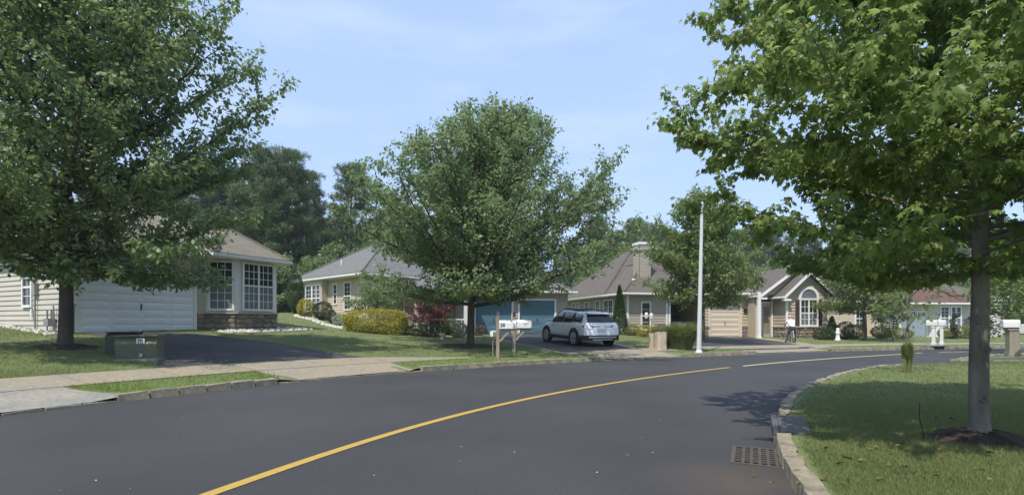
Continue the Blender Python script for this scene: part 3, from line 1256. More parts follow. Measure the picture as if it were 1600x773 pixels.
def stone_wall(root, Mx, x0, x1, z0, z1, hh=0.22, single=True, cap=True):
    """field-stone facing: a mortar bed with irregular stones proud of it"""
    bed = MB(Mx).box(x0, x1, -.03, .02, z0 - .4, z1).build('stone_base', MORTAR, root)
    rows = max(1, int(round((z1 - z0) / hh)))
    h = (z1 - z0) / rows
    allmb = [MB(Mx) for _ in range(4)]
    for r in range(rows):
        x = x0
        while x < x1 - .03:
            L = min(rnd.uniform(.26, .62), x1 - x)
            if x1 - x - L < .15:
                L = x1 - x
            hh_ = h
            mi = rnd.randrange(4)
            me = stone_variant(rnd.randrange(6), mi)
            T = Mx @ Matrix.Translation((x + L / 2, -.05 + rnd.uniform(-.01, .01), z0 + (r + .5) * h + rnd.uniform(-.01, .01))) @ Matrix.Diagonal((L * 1.04, .09, hh_ * rnd.uniform(1.0, 1.08), 1))
            if single:
                o = bpy.data.objects.new('stone', me)
                link(o, bed)
                o.matrix_local = T
            else:
                m_ = allmb[mi]
                keep = m_.M
                m_.M = T
                m_.add([tuple(v.co) for v in me.vertices], [tuple(p.vertices) for p in me.polygons])
                m_.M = keep
            x += L
    if not single:
        mb = MB()
        for k, a_ in enumerate(allmb):
            mb.cur = k
            mb.add(a_.v, a_.f)
        o = mb.build('stone_facing', STONES, bed)
        o['kind'] = 'stuff'
    if cap:
        MB(Mx).box(x0 - .02, x1 + .02, -.14, .02, z1, z1 + .06).build('stone_cap', mat('cap stone', (.42, .37, .30), .85, .15, 5) if 'cap stone' not in MATS else MATS['cap stone'], bed)
    return bed


def wallbox(root, pts, z0, z1, m=DARK):
    """plain core of the house behind the boards"""
    mb = MB()
    mb.prism([(p[0], p[1], z0) for p in pts], (0, 0, z1 - z0))
    return mb.build('core', m, root)


# ---- house A : white garage door and bay window, far left
ax, ay = W(97, 17.6)
az = 1.0
TH_A = R(63)
hA = thing('house', 'cream house with wide white garage door and white bay window behind the left tree', 'house', (ax, ay, az), TH_A)
WA, DA, EA = 8.0, 13.0, 3.2
MB().box(0.02, WA - .02, .03, DA, -1.2, EA).build('core', SID_A, hA)
fr = Matrix()
mb = MB()
siding(mb, 0, .33, .95, EA); siding(mb, .33, 4.59, 2.42, EA); siding(mb, 4.59, 4.95, .75, EA)
mb.M = frame_at(0, DA, -PI / 2)
siding(mb, 0, DA, -.1, EA)
mb.M = frame_at(WA, 0, PI / 2)
siding(mb, 0, DA, -.1, EA)
mb.build('wall', SID_A, hA)
stone_wall(hA, fr, -0.0, .33, -.1, .95)
stone_wall(hA, fr, 4.60, 4.92, -.1, .72)
corner(hA, 0.0, 0.0, .96, EA)
garage_door(hA, fr, .45, 4.47, 0.0, 2.32, 8, DOORW, 4, recess=False)
# bay
bay = [(4.91, 0.0), (5.80, -.88), (7.86, -.88), (7.9, 0.0)]
mb = MB()
mb.prism([(p[0], p[1] + .03, -1.0) for p in bay], (0, 0, EA + 1.0))
mb.build('bay', WHITE, hA)
fl, fc, frr = frame_at(4.91, 0, -PI / 4), frame_at(5.80, -.88, 0), frame_at(7.86, -.88, PI / 4)
for Mx, L in ((fl, 1.25), (fc, 2.06)):
    stone_wall(hA, Mx, 0, L, -.1, .74)
window(hA, fl, .26, 1.10, .96, 2.95, 1, 3, 3, .52, GLASSG)
window(hA, fc, .34, 1.78, .96, 2.95, 2, 3, 3, .52, GLASSG)
hip_roof(hA, -.45, WA + .25, -.45, DA + .4, EA + .02, .56, ROOF_A)
hip_roof(hA, 4.55, WA + .27, -1.25, 5.2, EA + .05, .74, ROOF_A)
downspout(hA, WA + .0, -.12, -.1, EA - .15)
# side wall: window and services
fs = frame_at(0, DA, -PI / 2)
window(hA, fs, DA - 2.75, DA - 2.15, 1.0, 2.3, 1, 2, 2, .5)
mb = MB(fs)
mb.box(DA - 1.85, DA - 1.6, -.16, -.03, 1.35, 1.75).tube([(DA - 1.72, -.1, 1.35), (DA - 1.72, -.1, .1)], .03, 8).tube([(DA - 1.72, -.1, 1.75), (DA - 1.72, -.1, 3.0)], .03, 8)
mb.build('electric_meter', GREYMETAL, hA)
mb = MB(fs)
mb.tube([(DA - .75, -.12, -.1), (DA - .75, -.12, .8), (DA - .45, -.12, .8), (DA - .45, -.12, .5)], .03, 8).box(DA - .62, DA - .3, -.28, -.06, .25, .5)
mb.tube([(DA - .3, -.12, .45), (DA - .3, -.12, .95)], .025, 8)
mb.build('gas_meter', GREYMETAL, hA)
MB(fs).box(DA - 2.05, DA - 1.93, -.12, -.03, .55, .85).build('junction_box', PLASTW, hA)

# ---- house B : grey roofed house and its wing with two blue garage doors
bx, by = W(574, 35.5)
bz = 1.75
TH_B = R(47)
hB = thing('house', 'sand coloured house with grey hip roof between left and centre trees', 'house', (bx, by, bz), TH_B)
WB, DB, EB = 11.0, 9.8, 2.95
MB().box(.02, WB, .03, DB, -1.5, EB).build('core', SID_B, hB)
fs = frame_at(0, DB, -PI / 2)
mb = MB(fs)
siding(mb, 0, DB, -.4, EB)
mb.M = Matrix()
siding(mb, 0, WB, -.9, EB)
mb.build('wall', SID_B, hB)
corner(hB, 0, 0, -.4, EB)
window(hB, fs, DB - 3.0, DB - 2.2, .55, 2.45, 1, 2, 3, .5)
window(hB, fs, DB - 4.6, DB - 4.2, 1.0, 2.4, 1, 1, 2, .5)
mb = MB(fs)
mb.box(DB - 8.2, DB - 5.6, -.5, -.01, -.3, EB - .1)
mb.build('bay', SID_B, hB)
fb_ = frame_at(-.5, DB, -PI / 2)
window(hB, fb_, DB - 7.0, DB - 5.8, .5, 2.4, 2, 2, 3, .5)
window(hB, fb_, DB - 8.1, DB - 7.2, .5, 2.4, 1, 2, 3, .5)
hip_roof(hB, -.75, WB + .5, -.5, DB + .5, EB + .02, .62, ROOF_B)
downspout(hB, -.02, .15, -.4, EB - .1, -PI / 2)
mb = MB()
mb.lathe([(.06, 0), (.06, .5), (0, .5)], 10, c=(.9, 5.2, EB + 1.0))
mb.build('vent_pipe', PLASTW, hB)
mb = MB()
mb.box(2.2, 2.7, 2.6, 3.0, EB + 1.75, EB + 2.1)
mb.build('roof_vent', GREYMETAL, hB)

gbx, gby = W(743, 32.8)
gbz = tz(gbx + 2.5, gby) + .06
TH_G = R(13)
hG = thing('house', 'house with two blue garage doors behind the centre tree', 'house', (gbx, gby, gbz), TH_G)
MB().box(-4.4, 6.2, .12, 9, -1, 2.75).build('core', SID_C, hG)
mb = MB()
siding(mb, -1.3, -.12, -.1, 2.75); siding(mb, -.12, 5.42, 2.25, 2.75); siding(mb, 5.4, 6.2, -.1, 2.75)
siding(mb, 2.49, 2.79, -.1, 2.3)
mb.M = frame_at(6.2, 0, PI / 2)
siding(mb, 0, 9, -.1, 2.75)
mb.M = frame_at(-4.4, 9, -PI / 2)
siding(mb, 0, 9, -.1, 2.75)
mb.M = frame_at(-4.4, .1, 0)
siding(mb, 0, 3.1, -.1, 2.75)
mb.build('wall', SID_C, hG)
garage_door(hG, Matrix(), 0, 2.37, 0, 2.14, 4, DOORB, 3)
garage_door(hG, Matrix(), 2.91, 5.28, 0, 2.14, 4, DOORB, 3)
hip_roof(hG, -4.8, 6.6, -.5, 9.4, 2.77, .5, ROOF_B)
mb = MB()
mb.box(-.95, -.75, -1.6, -1.4, -.3, 2.6).box(-3.9, -3.7, -1.6, -1.4, -.3, 2.6)
mb.build('porch_post', WHITE, hG)
mb = MB()
mb.prism([(-4.6, -1.9, 2.6), (-.4, -1.9, 2.6), (-.4, 0.2, 3.0), (-4.6, 0.2, 3.0)], (0, 0, .12))
mb.build('porch_roof', ROOF_B, hG)
mb = MB()
mb.box(-2.9, -1.95, -.02, .06, 0, 2.1)
mb.build('entry_door', mat('maroon door paint', (.10, .03, .03), .5, .1, 4), hG)
for k in range(9):
    MB().box(-3.68 + k * .32, -3.63 + k * .32, -1.53, -1.48, 0.1, .85).build('baluster', WHITE, hG)
MB().box(-3.7, -.95, -1.55, -1.46, .85, .93).build('porch_rail', WHITE, hG)

# ---- house C : brown roof, chimney, open garage
cx_, cy_ = W(981, 34.8)
cz = .72
TH_C = R(15)
hC = thing('house', 'greige house with brown roof, siding chimney and open dark garage', 'house', (cx_, cy_, cz), TH_C)
WC, DC, EC = 5.75, 12.0, 2.62
mb = MB()
siding(mb, 0, 3.2, -.4, EC); siding(mb, 3.2, 5.65, 2.12, EC); siding(mb, 5.6, WC, -.4, EC)
mb.M = frame_at(0, DC, -PI / 2)
siding(mb, 0, DC, -.4, EC)
mb.build('wall', SID_C, hC)
mb = MB()
mb.box(.02, 3.2, .03, 7, -1, EC).box(.02, WC, 7.01, DC, -1, EC).box(5.6, WC, .03, 7, -1, EC).box(3.2, 5.6, .03, 6.99, 2.14, EC)
mb.build('core', SID_C, hC)
mb = MB()
mb.box(3.21, 5.59, 0.05, 6.98, -.6, -.28)
mb.build('garage_floor', CONC2, hC)
mb = MB()
mb.box(3.10, 3.24, -.07, .1, -.3, 2.2).box(5.52, 5.68, -.07, .1, -.3, 2.2).box(3.24, 5.52, -.068, .1, 2.06, 2.2)
mb.build('garage_frame', WHITE, hC)
mb = MB()
mb.box(3.26, 5.5, .2, 2.3, 1.98, 2.03)
mb.build('raised_garage_door', DOORT, hC)
mb = MB()
for k in range(4):
    z_ = .2 + k * .45
    mb.box(3.3, 5.5, 6.5, 6.95, z_, z_ + .04)
mb.build('shelf', WOOD, hC)
corner(hC, 0, 0, -.4, EC); corner(hC, 2.95, -.01, -.4, EC, .12)
window(hC, Matrix(), 1.05, 1.62, .18, 1.95, 1, 1, 2, .5, tw=.1)
fs = frame_at(0, DC, -PI / 2)
window(hC, fs, DC - 3.6, DC - 2.2, .3, 2.2, 2, 2, 2, .5)
window(hC, fs, DC - 5.1, DC - 4.4, .3, 2.2, 1, 2, 2, .5)
window(hC, fs, DC - 7.2, DC - 6.5, .3, 2.2, 1, 2, 2, .5)
window(hC, fs, DC - 9.9, DC - 8.4, .3, 2.2, 2, 2, 2, .5)
hip_roof(hC, -.5, 6.1, -.5, DC + .4, EC + .02, .72, ROOF_C)
hip_roof(hC, -.5, 9.0, 2.6, DC + 1.0, EC + .03, .86, ROOF_C)
mb = MB(frame_at(1.45, 1.0, 0))
siding(mb, 0, .85, EC + .6, EC + 3.5, lap=.12)
mb.M = frame_at(1.45, 1.9, -PI / 2)
siding(mb, 0, .9, EC + .6, EC + 3.5, lap=.12)
mb.M = Matrix()
mb.box(1.46, 2.30, 1.01, 1.9, EC + .3, EC + 3.5)
ch = mb.build('chimney', SID_C, hC)
MB().box(1.38, 2.37, .92, 1.98, EC + 3.5, EC + 3.68).build('chimney_cap', WHITE, ch)
mb = MB()
mb.lathe([(.07, 0), (.07, .4), (.13, .4), (.13, .5), (0, .55)], 10, c=(.75, .6, EC + .5))
mb.build('vent_pipe', PLASTW, hC)

# ---- house D : arched window wing, cream garage
dx_, dy_ = 13.25, 35.2
dz = .30
TH_D = R(4)
hD = thing('house', 'tan house with arched window, plum shutters and small cream garage door', 'house', (dx_, dy_, dz), TH_D)
ED = 2.75
mb = MB()
mb.box(0.0, 3.0, .06, 10, -1, ED).box(3.0, 8.2, -.96, 10, -1, ED).box(4.33, 7.07, -2.46, -.961, -1, 2.55)
mb.build('core', SID_D, hD)
mb = MB()
siding(mb, 0, .28, .75, ED); siding(mb, .28, 2.62, 2.3, ED); siding(mb, 2.6, 3.0, .75, ED)
mb.M = frame_at(3.0, -1.0, 0)
siding(mb, 0, 1.3, 0, ED)
mb.M = frame_at(4.3, -1.0, -PI / 2)
siding(mb, 0, 1.5, .7, ED)
mb.M = frame_at(4.3, -2.5, 0)
siding(mb, 0, 2.8, .7, 2.6)
siding(mb, 0, 2.8, 2.6, 3.75, lambda z: (z - 2.6) / .84, lambda z: 2.8 - (z - 2.6) / .84)
mb.M = frame_at(7.1, -2.5, PI / 2)
siding(mb, 0, 1.5, .7, ED)
# big gable behind
mb.M = frame_at(3.25, -1.45, 0)
siding(mb, 0, 4.7, 2.6, 4.15, lambda z: (z - 2.6) / .66, lambda z: 4.7 - (z - 2.6) / .66)
mb.M = frame_at(8.2, -1, PI / 2)
siding(mb, 0, 9, 0, ED)
mb.build('wall', SID_D, hD)
for (Mx, a_, b_) in ((Matrix(), 0.0, .26), (Matrix(), 2.64, 3.0), (frame_at(4.3, -1.0, -PI / 2), 0, 1.5), (frame_at(4.3, -2.5, 0), 0, 2.8)):
    stone_wall(hD, Mx, a_, b_, -.1, .66, hh=.19, single=False)
garage_door(hD, Matrix(), .38, 2.5, 0, 2.14, 7, DOORT, 1, tw=.13, trim=mat('cream trim', (.62, .55, .44), .55, .04, 2))
corner(hD, 4.3, -2.5, .72, ED); corner(hD, 7.1, -2.5, .72, ED)
# entry : sidelights, transom, door
fe = frame_at(3.0, -1.0, 0)
mb = MB(fe)
mb.box(.1, .2, -.1, -.03, 0, 2.62).box(.36, .44, -.1, -.03, 0, 2.2).box(1.12, 1.2, -.1, -.03, 0, 2.62).box(.2, 1.12, -.1, -.03, 2.5, 2.62).box(.2, 1.12, -.098, -.03, 2.14, 2.2)
en = mb.build('entry_frame', WHITE, hD)
MB(fe).box(.2, .36, -.06, -.035, 0, 2.14).build('pane', GLASS, en)
MB(fe).box(.2, 1.12, -.06, -.035, 2.2, 2.5).build('pane', GLASS, en)
dr = MB(fe).box(.44, 1.12, -.08, -.035, .02, 2.14).build('door', mat('storm door paint', (.40, .33, .26), .4, .06, 3), hD)
MB(fe).box(.56, 1.0, -.095, -.079, .3, 1.9).build('pane', mat('storm glass', (.22, .19, .16), .2, .15, 3), dr)
MB(fe).lathe([(.13, -.01), (.13, .02), (.07, .02), (.07, -.01)], 14, 'y', (.78, -.1, 1.5)).build('wreath', mat('dried wreath', (.16, .09, .06), .9, .4, 20), dr)
mb = MB()
mb.box(2.62, 2.80, -2.11, -1.93, 0, ED)
mb.box(2.58, 2.84, -2.15, -1.89, 0, .12)
mb.build('porch_post', WHITE, hD)
mb = MB()
mb.box(2.75, 4.29, -2.1, -1.03, -.4, .02)
mb.build('porch_step', CONC, hD)
# arched window with shutters
fw = frame_at(4.3, -2.5, 0)
window(hD, fw, .92, 1.98, .8, 2.24, 2, 2, 2, .48, mat('lace behind glass', (.13, .15, .14), .5, .3, 5), tw=.1)
mb = MB(fw)
n = 20
cx0, cz0, ro, ri = 1.45, 2.36, .68, .53
outer = [(cx0 + ro * math.cos(PI * k / n), cz0 + ro * math.sin(PI * k / n)) for k in range(n + 1)]
inner = [(cx0 + ri * math.cos(PI * k / n), cz0 + ri * math.sin(PI * k / n)) for k in range(n + 1)]
for k in range(n):
    q = [outer[k], outer[k + 1], inner[k + 1], inner[k]]
    mb.prism([(p[0], -.1, p[1]) for p in q], (0, .08, 0))
mb.box(cx0 - ro, cx0 + ro, -.098, -.03, cz0 - .08, cz0)
aw = mb.build('arch_window', WHITE, hD)
mb = MB(fw)
mb.prism([(p[0], -.06, p[1]) for p in inner], (0, .02, 0))
mb.build('pane', GLASSG, aw)
for sx in (.55, 2.08):
    mb = MB(fw)
    mb.box(sx, sx + .27, -.075, -.03, .76, 2.28)
    for k in range(14):
        z_ = .82 + k * .1
        mb.prism([(sx + .03, -.076, z_), (sx + .24, -.076, z_), (sx + .24, -.092, z_ + .02), (sx + .03, -.092, z_ + .02)], (0, 0, .05))
    mb.build('shutter', SHUTTER, hD)
gable_roof(hD, 3.95, 7.45, -2.85, 4, 2.36, .84, ROOF_C)
gable_roof(hD, 2.95, 8.25, -1.85, 6, 2.48, .66, ROOF_C)
hip_roof(hD, -.4, 9.4, -.4, 10.4, ED + .04, .46, ROOF_C)
hD.scale = (1, 1, 1.1)
MB().box(2.75, 3.0, -.12, -.02, 1.55, 1.8).build('wall_lamp', BLACK, hD)

# ---- house E : beige wall beyond the right hand shrubs
ex, ey = W(1296, 44)
hE = thing('house', 'plain beige house wall beyond the round shrubs at right', 'house', (ex, ey, .35), R(8))
MB().box(.02, 6.2, .03, 9, -1, 2.8).build('core', SID_D, hE)
mb = MB()
siding(mb, 0, 6.2, -.2, 2.8)
mb.M = frame_at(0, 9, -PI / 2)
siding(mb, 0, 9, -.2, 2.8)
mb.build('wall', mat('beige siding', (.56, .46, .35), .6, .05, 1.2), hE)
window(hE, Matrix(), 2.5, 3.2, .6, 2.0, 1, 2, 2, .5)
hip_roof(hE, -.4, 6.6, -.4, 9.4, 2.82, .6, ROOF_C)

# ---- house F : white house with red brown roof
fx, fy = W(1404, 42)
hF = thing('house', 'pale house with red brown roof and white bay window behind white mailboxes', 'house', (fx, fy, .05), R(6))
EF = 2.85
MB().box(.02, 9, .03, 10, -1, EF).build('core', SID_F, hF)
mb = MB()
siding(mb, 0, .2, -.1, EF); siding(mb, .2, 2.5, 2.3, EF); siding(mb, 2.55, 9, -.1, EF)
mb.M = frame_at(0, 10, -PI / 2)
siding(mb, 0, 10, -.1, EF)
mb.build('wall', SID_F, hF)
garage_door(hF, Matrix(), .2, 2.45, 0, 2.14, 5, DOORW, 6, glazed=True)
bayf = [(2.62, 0), (2.85, -.8), (4.85, -.8), (5.08, 0)]
MB().prism([(p[0], p[1] + .02, -.6) for p in bayf], (0, 0, EF + .5)).build('bay', WHITE, hF)
window(hF, frame_at(2.85, -.8, 0), .12, .78, .72, 2.5, 1, 2, 3, .52, GLASSG)
window(hF, frame_at(2.85, -.8, 0), 1.06, 1.86, .72, 2.5, 2, 1, 2, .52, GLASSG)
stone_wall(hF, frame_at(2.85, -.8, 0), 0, 2.0, -.1, .55, single=False)
hip_roof(hF, -.4, 6.5, -1.2, 8.6, EF + .02, .55, ROOF_F)
hip_roof(hF, 5.4, 12.4, 1.6, 10.4, EF + .4, .5, ROOF_C)
MB().box(9.01, 12, 2, 10, -1, EF + .3).build('core', SID_F, hF)

# ------------------------------------------------------------------ vegetation
LEAF_MAPLE = leaf_mat('maple leaf', (0.115, 0.195, 0.050), (0.270, 0.335, 0.098), .58, .40)
LEAF_LEFT = leaf_mat('dark maple leaf', (0.100, 0.170, 0.062), (0.235, 0.295, 0.110), .5, .38)
LEAF_MID = leaf_mat('grey green leaf', (0.105, 0.178, 0.072), (0.240, 0.300, 0.125), .5, .40)
LEAF_SMALL = leaf_mat('young maple leaf', (0.100, 0.165, 0.042), (0.230, 0.280, 0.085), .48, .40)
NEEDLE = leaf_mat('pine needle', (0.070, 0.118, 0.046), (0.150, 0.195, 0.078), .25, .6)
CEDAR = leaf_mat('arborvitae', (0.030, 0.065, 0.018), (0.062, 0.110, 0.030), .15, .6)
GOLD = leaf_mat('gold shrub', (0.20, 0.20, 0.015), (0.46, 0.40, 0.04), .25, .55)
LIME = leaf_mat('lime shrub', (0.12, 0.15, 0.02), (0.28, 0.28, 0.04), .25, .55)
SHRUB = leaf_mat('green shrub', (0.035, 0.065, 0.020), (0.080, 0.115, 0.035), .2, .5)
DKSHRUB = leaf_mat('dark shrub', (0.022, 0.040, 0.020), (0.055, 0.075, 0.032), .15, .5)
REDLEAF = leaf_mat('red maple leaf', (0.095, 0.032, 0.030), (0.20, 0.075, 0.058), .3, .5)
VARIEG = leaf_mat('variegated leaf', (0.12, 0.15, 0.10), (0.42, 0.45, 0.38), .2, .55)
REED = leaf_mat('reed blade', (0.10, 0.13, 0.03), (0.26, 0.28, 0.10), .3, .6)
GRASSM = leaf_mat('grass blade', (0.120, 0.158, 0.050), (0.220, 0.245, 0.094), .30, .6, .25)
for _q in GRASSM.node_tree.nodes:
    if _q.type == 'VALTORGB':
        _q.color_ramp.elements[1].position = .78
        _e = _q.color_ramp.elements.new(1.0)
        _e.color = (0.30, 0.26, 0.13, 1)
LUSH = leaf_mat('lush grass blade', (0.120, 0.190, 0.034), (0.220, 0.295, 0.068), .32, .6, .25)

MAPLE_T = np.array([(0, 0, 0), (.16, .05, .0), (.44, .10, -.16), (.30, .30, -.05), (.45, .58, -.22), (.20, .58, -.02), (0, 1.0, -.24),
                    (-.20, .58, -.02), (-.45, .58, -.22), (-.30, .30, -.05), (-.44, .10, -.16), (-.16, .05, .0)])
MAPLE_F = np.array([(0, 1, 3), (1, 2, 3), (3, 4, 5), (0, 3, 5), (5, 6, 7), (0, 5, 7), (7, 8, 9), (0, 7, 9), (9, 10, 11), (0, 9, 11)])
OVAL_T = np.array([(0, 0, 0), (.32, .42, -.08), (0, 1.0, -.16), (-.32, .42, -.08)])
OVAL_F = np.array([(0, 1, 2), (0, 2, 3)])


def rand_unit(n):
    v = rng.normal(size=(n, 3))
    return v / np.linalg.norm(v, axis=1)[:, None]


def leaves(pos, out, size, droop=0.5, tmpl='oval', spread=1.0):
    """leaf blades at pos; tips point outwards and droop; returns verts, faces, tone"""
    n = len(pos)
    T, Fc = (MAPLE_T, MAPLE_F) if tmpl == 'maple' else (OVAL_T, OVAL_F)
    d = out + spread * rand_unit(n) + np.array([0, 0, -droop])
    d /= np.linalg.norm(d, axis=1)[:, None] + 1e-9
    up = np.array([0, 0, .7]) + .65 * rand_unit(n) + .75 * out
    x = np.cross(d, up)
    x /= np.linalg.norm(x, axis=1)[:, None] + 1e-9
    z = np.cross(x, d)
    s = size * rng.uniform(.65, 1.2, n)
    V = pos[:, None, :] + s[:, None, None] * (T[None, :, 0:1] * x[:, None, :] + T[None, :, 1:2] * d[:, None, :] + T[None, :, 2:3] * z[:, None, :])
    Fi = (Fc[None] + (np.arange(n) * len(T))[:, None, None]).reshape(-1, 3)
    tone = np.repeat(np.clip(rng.normal(.5, .24, n), 0, 1), len(Fc))
    return V.reshape(-1, 3), Fi, tone


def make_tree(name, label, cat, base, H, r0, env, z_first, n_limb, leaf_m, bark, leaf=.11, tmpl='oval', lpm=22, elev=(12, 62), seed=1,
              group=None, lean=(0, 0), sub=0.36, twig_n=(3, 5), droop=.55, trunk_n=10, spike=1.08, twl=1.0, skirt=None, limb_r=1.0, cut=None, bias=1.4):
    """trunk with limbs (one part) and a crown of single leaves (one part). env = [(height, radius)...] crown outline"""
    r = random.Random(seed)
    ez, er = [e[0] for e in env], [e[1] for e in env]
    R_ = lambda z: float(np.interp(z, ez, er, left=er[0] * .6, right=0.05))
    root = thing(name, label, cat, base, r.uniform(0, 6.28) if lean == (0, 0) else 0, group)
    wood = MB()
    nT = 9
    tp, tr = [], []
    ztop = ez[-1] * .93
    for k in range(nT + 1):
        t = k / nT
        wob = .035 * H * .3 * t
        tp.append(Vector((lean[0] * t * t + wob * math.sin(k * 1.7 + seed), lean[1] * t * t + wob * math.cos(k * 1.3 + seed), t * ztop)))
        tr.append(max(.012, r0 * ((1 - t) ** .85) * .98 + .006))
    # root flare
    fl = [Vector((0, 0, -.15)), Vector((0, 0, .0)), Vector((0, 0, .10)), Vector((tp[0].lerp(tp[1], .25)))]
    wood.tube(fl + tp[1:], [r0 * 1.6, r0 * 1.45, r0 * 1.15, r0 * 1.0] + tr[1:], trunk_n)
    LP, LO = [], []

    def trunk_at(z):
        t = min(max(z / ztop, 0), 1) * nT
        k = min(int(t), nT - 1)
        return tp[k].lerp(tp[k + 1], t - k), tr[k] + (tr[k + 1] - tr[k]) * (t - k)

    def twig(p, d, L, rad, depth):
        d = d.normalized()
        pts = [p.copy()]
        q = p.copy()
        dd = d.copy()
        ns = max(2, int(L / .22))
        for s in range(ns):
            dd = (dd + Vector((r.uniform(-.16, .16), r.uniform(-.16, .16), r.uniform(-.10, .16)))).normalized()
            q = q + dd * (L / ns)
            pts.append(q.copy())
        wood.tube(pts, [max(.003, rad * (1 - .8 * k / ns)) for k in range(ns + 1)], 3 if rad < .02 else 5, cap=False)
        return pts, dd

    def put_leaves(pts, density, start=.2):
        L = sum((pts[k + 1] - pts[k]).length for k in range(len(pts) - 1))
        n = max(2, int(L * density))
        for k in range(n):
            t = (start + (1 - start) * (k + r.random()) / n) * (len(pts) - 1)
            i_ = min(int(t), len(pts) - 2)
            p = pts[i_].lerp(pts[i_ + 1], t - i_)
            dd = (pts[i_ + 1] - pts[i_]).normalized()
            j = Vector((r.gauss(0, 1), r.gauss(0, 1), r.gauss(0, .8))) * leaf * .55
            LP.append(p + j)
            LO.append(dd * .6 + j.normalized() * .8)

    for k in range(n_limb):
        f = (k + r.uniform(.1, .9)) / n_limb
        h = z_first + (ztop - z_first) * (f ** bias) * .93
        az = k * 2.39996 + r.uniform(-.35, .35)
        el = R(elev[0] + (elev[1] - elev[0]) * f ** .8 + r.uniform(-9, 9))
        o, ro_ = trunk_at(h)
        hd = Vector((math.cos(az), math.sin(az), 0))
        # march out to the envelope
        pts, q, e_ = [o.copy()], o.copy(), el
        reach = r.uniform(spike - .26, spike)
        step = .28
        while True:
            e_ += R(r.uniform(-3.0, 4.6))
            side = Vector((-hd.y, hd.x, 0)) * r.uniform(-.14, .14)
            q = q + (hd * math.cos(e_) + side + Vector((0, 0, math.sin(e_)))) * step
            pts.append(q.copy())
            rr = math.hypot(q.x - lean[0] * .6, q.y - lean[1] * .6)
            side_f = 1 - cut[2] * max(0, hd.x * cut[0] + hd.y * cut[1]) if cut else 1
            if rr > R_(q.z) * reach * side_f or q.z > ez[-1] * 1.02 or len(pts) > 60:
                break
        L = step * (len(pts) - 1)
        rl = min(ro_ * .62, .012 + .014 * L) * limb_r
        wood.tube(pts, [max(.005, rl * (1 - .86 * (m_ / (len(pts) - 1)))) for m_ in range(len(pts))], 6, cap=False)
        put_leaves(pts[max(0, int(len(pts) * (.1 if limb_r < 1 else .35))):], lpm, .0)
        # side branches
        s = .35 + .12 * r.random()
        sg = 1
        while s < L:
            t = s / L
            i_ = min(int(s / step), len(pts) - 2)
            p = pts[i_].lerp(pts[i_ + 1], (s / step) - i_)
            dd = (pts[min(i_ + 1, len(pts) - 1)] - pts[i_]).normalized()
            sd = Vector((-dd.y, dd.x, 0)).normalized() * sg
            sg = -sg
            bl = (sub * L * (1 - .62 * t) + .25) * r.uniform(.7, 1.15)
            bl = min(bl, 2.2 * twl)
            bd = dd * .75 + sd * r.uniform(.5, 1.0) + Vector((0, 0, r.uniform(-.35, .45)))
            bp, bdd = twig(p, bd, bl, rl * .4 * (1 - .5 * t), 1)
            put_leaves(bp, lpm, .15)
            for _ in range(r.randint(*twig_n)):
                u = r.uniform(.15, 1.0) * (len(bp) - 1)
                j_ = min(int(u), len(bp) - 2)
                p2 = bp[j_].lerp(bp[j_ + 1], u - j_)
                td = (bp[j_ + 1] - bp[j_]).normalized() * .8 + Vector((r.gauss(0, .6), r.gauss(0, .6), r.gauss(.05, .5)))
                t2, _d = twig(p2, td, r.uniform(.25, .62) * twl, .006, 2)
                put_leaves(t2, lpm * 1.25, .1)
            s += r.uniform(.24, .42) * twl
    wood.build('trunk', bark, root, smooth=True)
    LP_, LO_ = np.array([tuple(p) for p in LP]), np.array([tuple(p) for p in LO])
    if skirt:
        kp = LP_[:, 2] > skirt[0] + skirt[1] * np.hypot(LP_[:, 0], LP_[:, 1]) + .15 * np.sin(LP_[:, 0] * 3) * np.sin(LP_[:, 1] * 3.3)
        LP_, LO_ = LP_[kp], LO_[kp]
    V, Fi, tone = leaves(LP_, LO_, leaf, droop, tmpl)
    # clumps lean to lighter or darker
    cl = np.sin(LP_[:, 0] * 2.1 + seed) * np.sin(LP_[:, 1] * 2.3) * np.sin(LP_[:, 2] * 1.9 + 1)
    tone = np.clip(tone + .22 * np.repeat(cl, len(tone) // len(LP_)), 0, 1)
    np_mesh('crown', V, Fi, leaf_m, tone, root)
    root['n_leaf'] = len(LP_)
    return root


def on(px, py):
    p = G(px, py)
    return (p.x, p.y, p.z)


# the near tree, right
tR = G(1530, 688)
make_tree('maple_tree', 'big near maple with scarred grey trunk standing on the right lawn', 'tree', tuple(tR), 8, .088,
          [(1.5, .9), (1.9, 1.8), (2.3, 2.4), (2.8, 2.95), (3.3, 3.1), (3.9, 2.75), (5.0, 2.4), (6.4, 1.6), (7.6, .4)], 1.72, 70, LEAF_MAPLE, BARK2,
          leaf=.082, tmpl='maple', lpm=72, elev=(-4, 58), seed=5, lean=(.15, .1), trunk_n=14, twl=.85, twig_n=(3, 4), droop=1.3, skirt=(1.48, .22), limb_r=.6)
# left tree
tL = G(102, 543)
make_tree('maple_tree', 'large dark green maple before the white garage at left', 'tree', tuple(tL), 12.5, .17,
          [(1.9, 3.4), (2.4, 4.3), (3.6, 4.6), (5.2, 4.7), (7.0, 4.9), (8.6, 4.6), (10.2, 3.6), (12.2, 1.6), (13.4, .3)], 2.0, 78, LEAF_LEFT, BARK,
          leaf=.15, lpm=31, elev=(2, 60), seed=12, lean=(.25, 0), sub=.32, twig_n=(3, 5), droop=.8, spike=1.12, cut=(-.80, .60, .5))
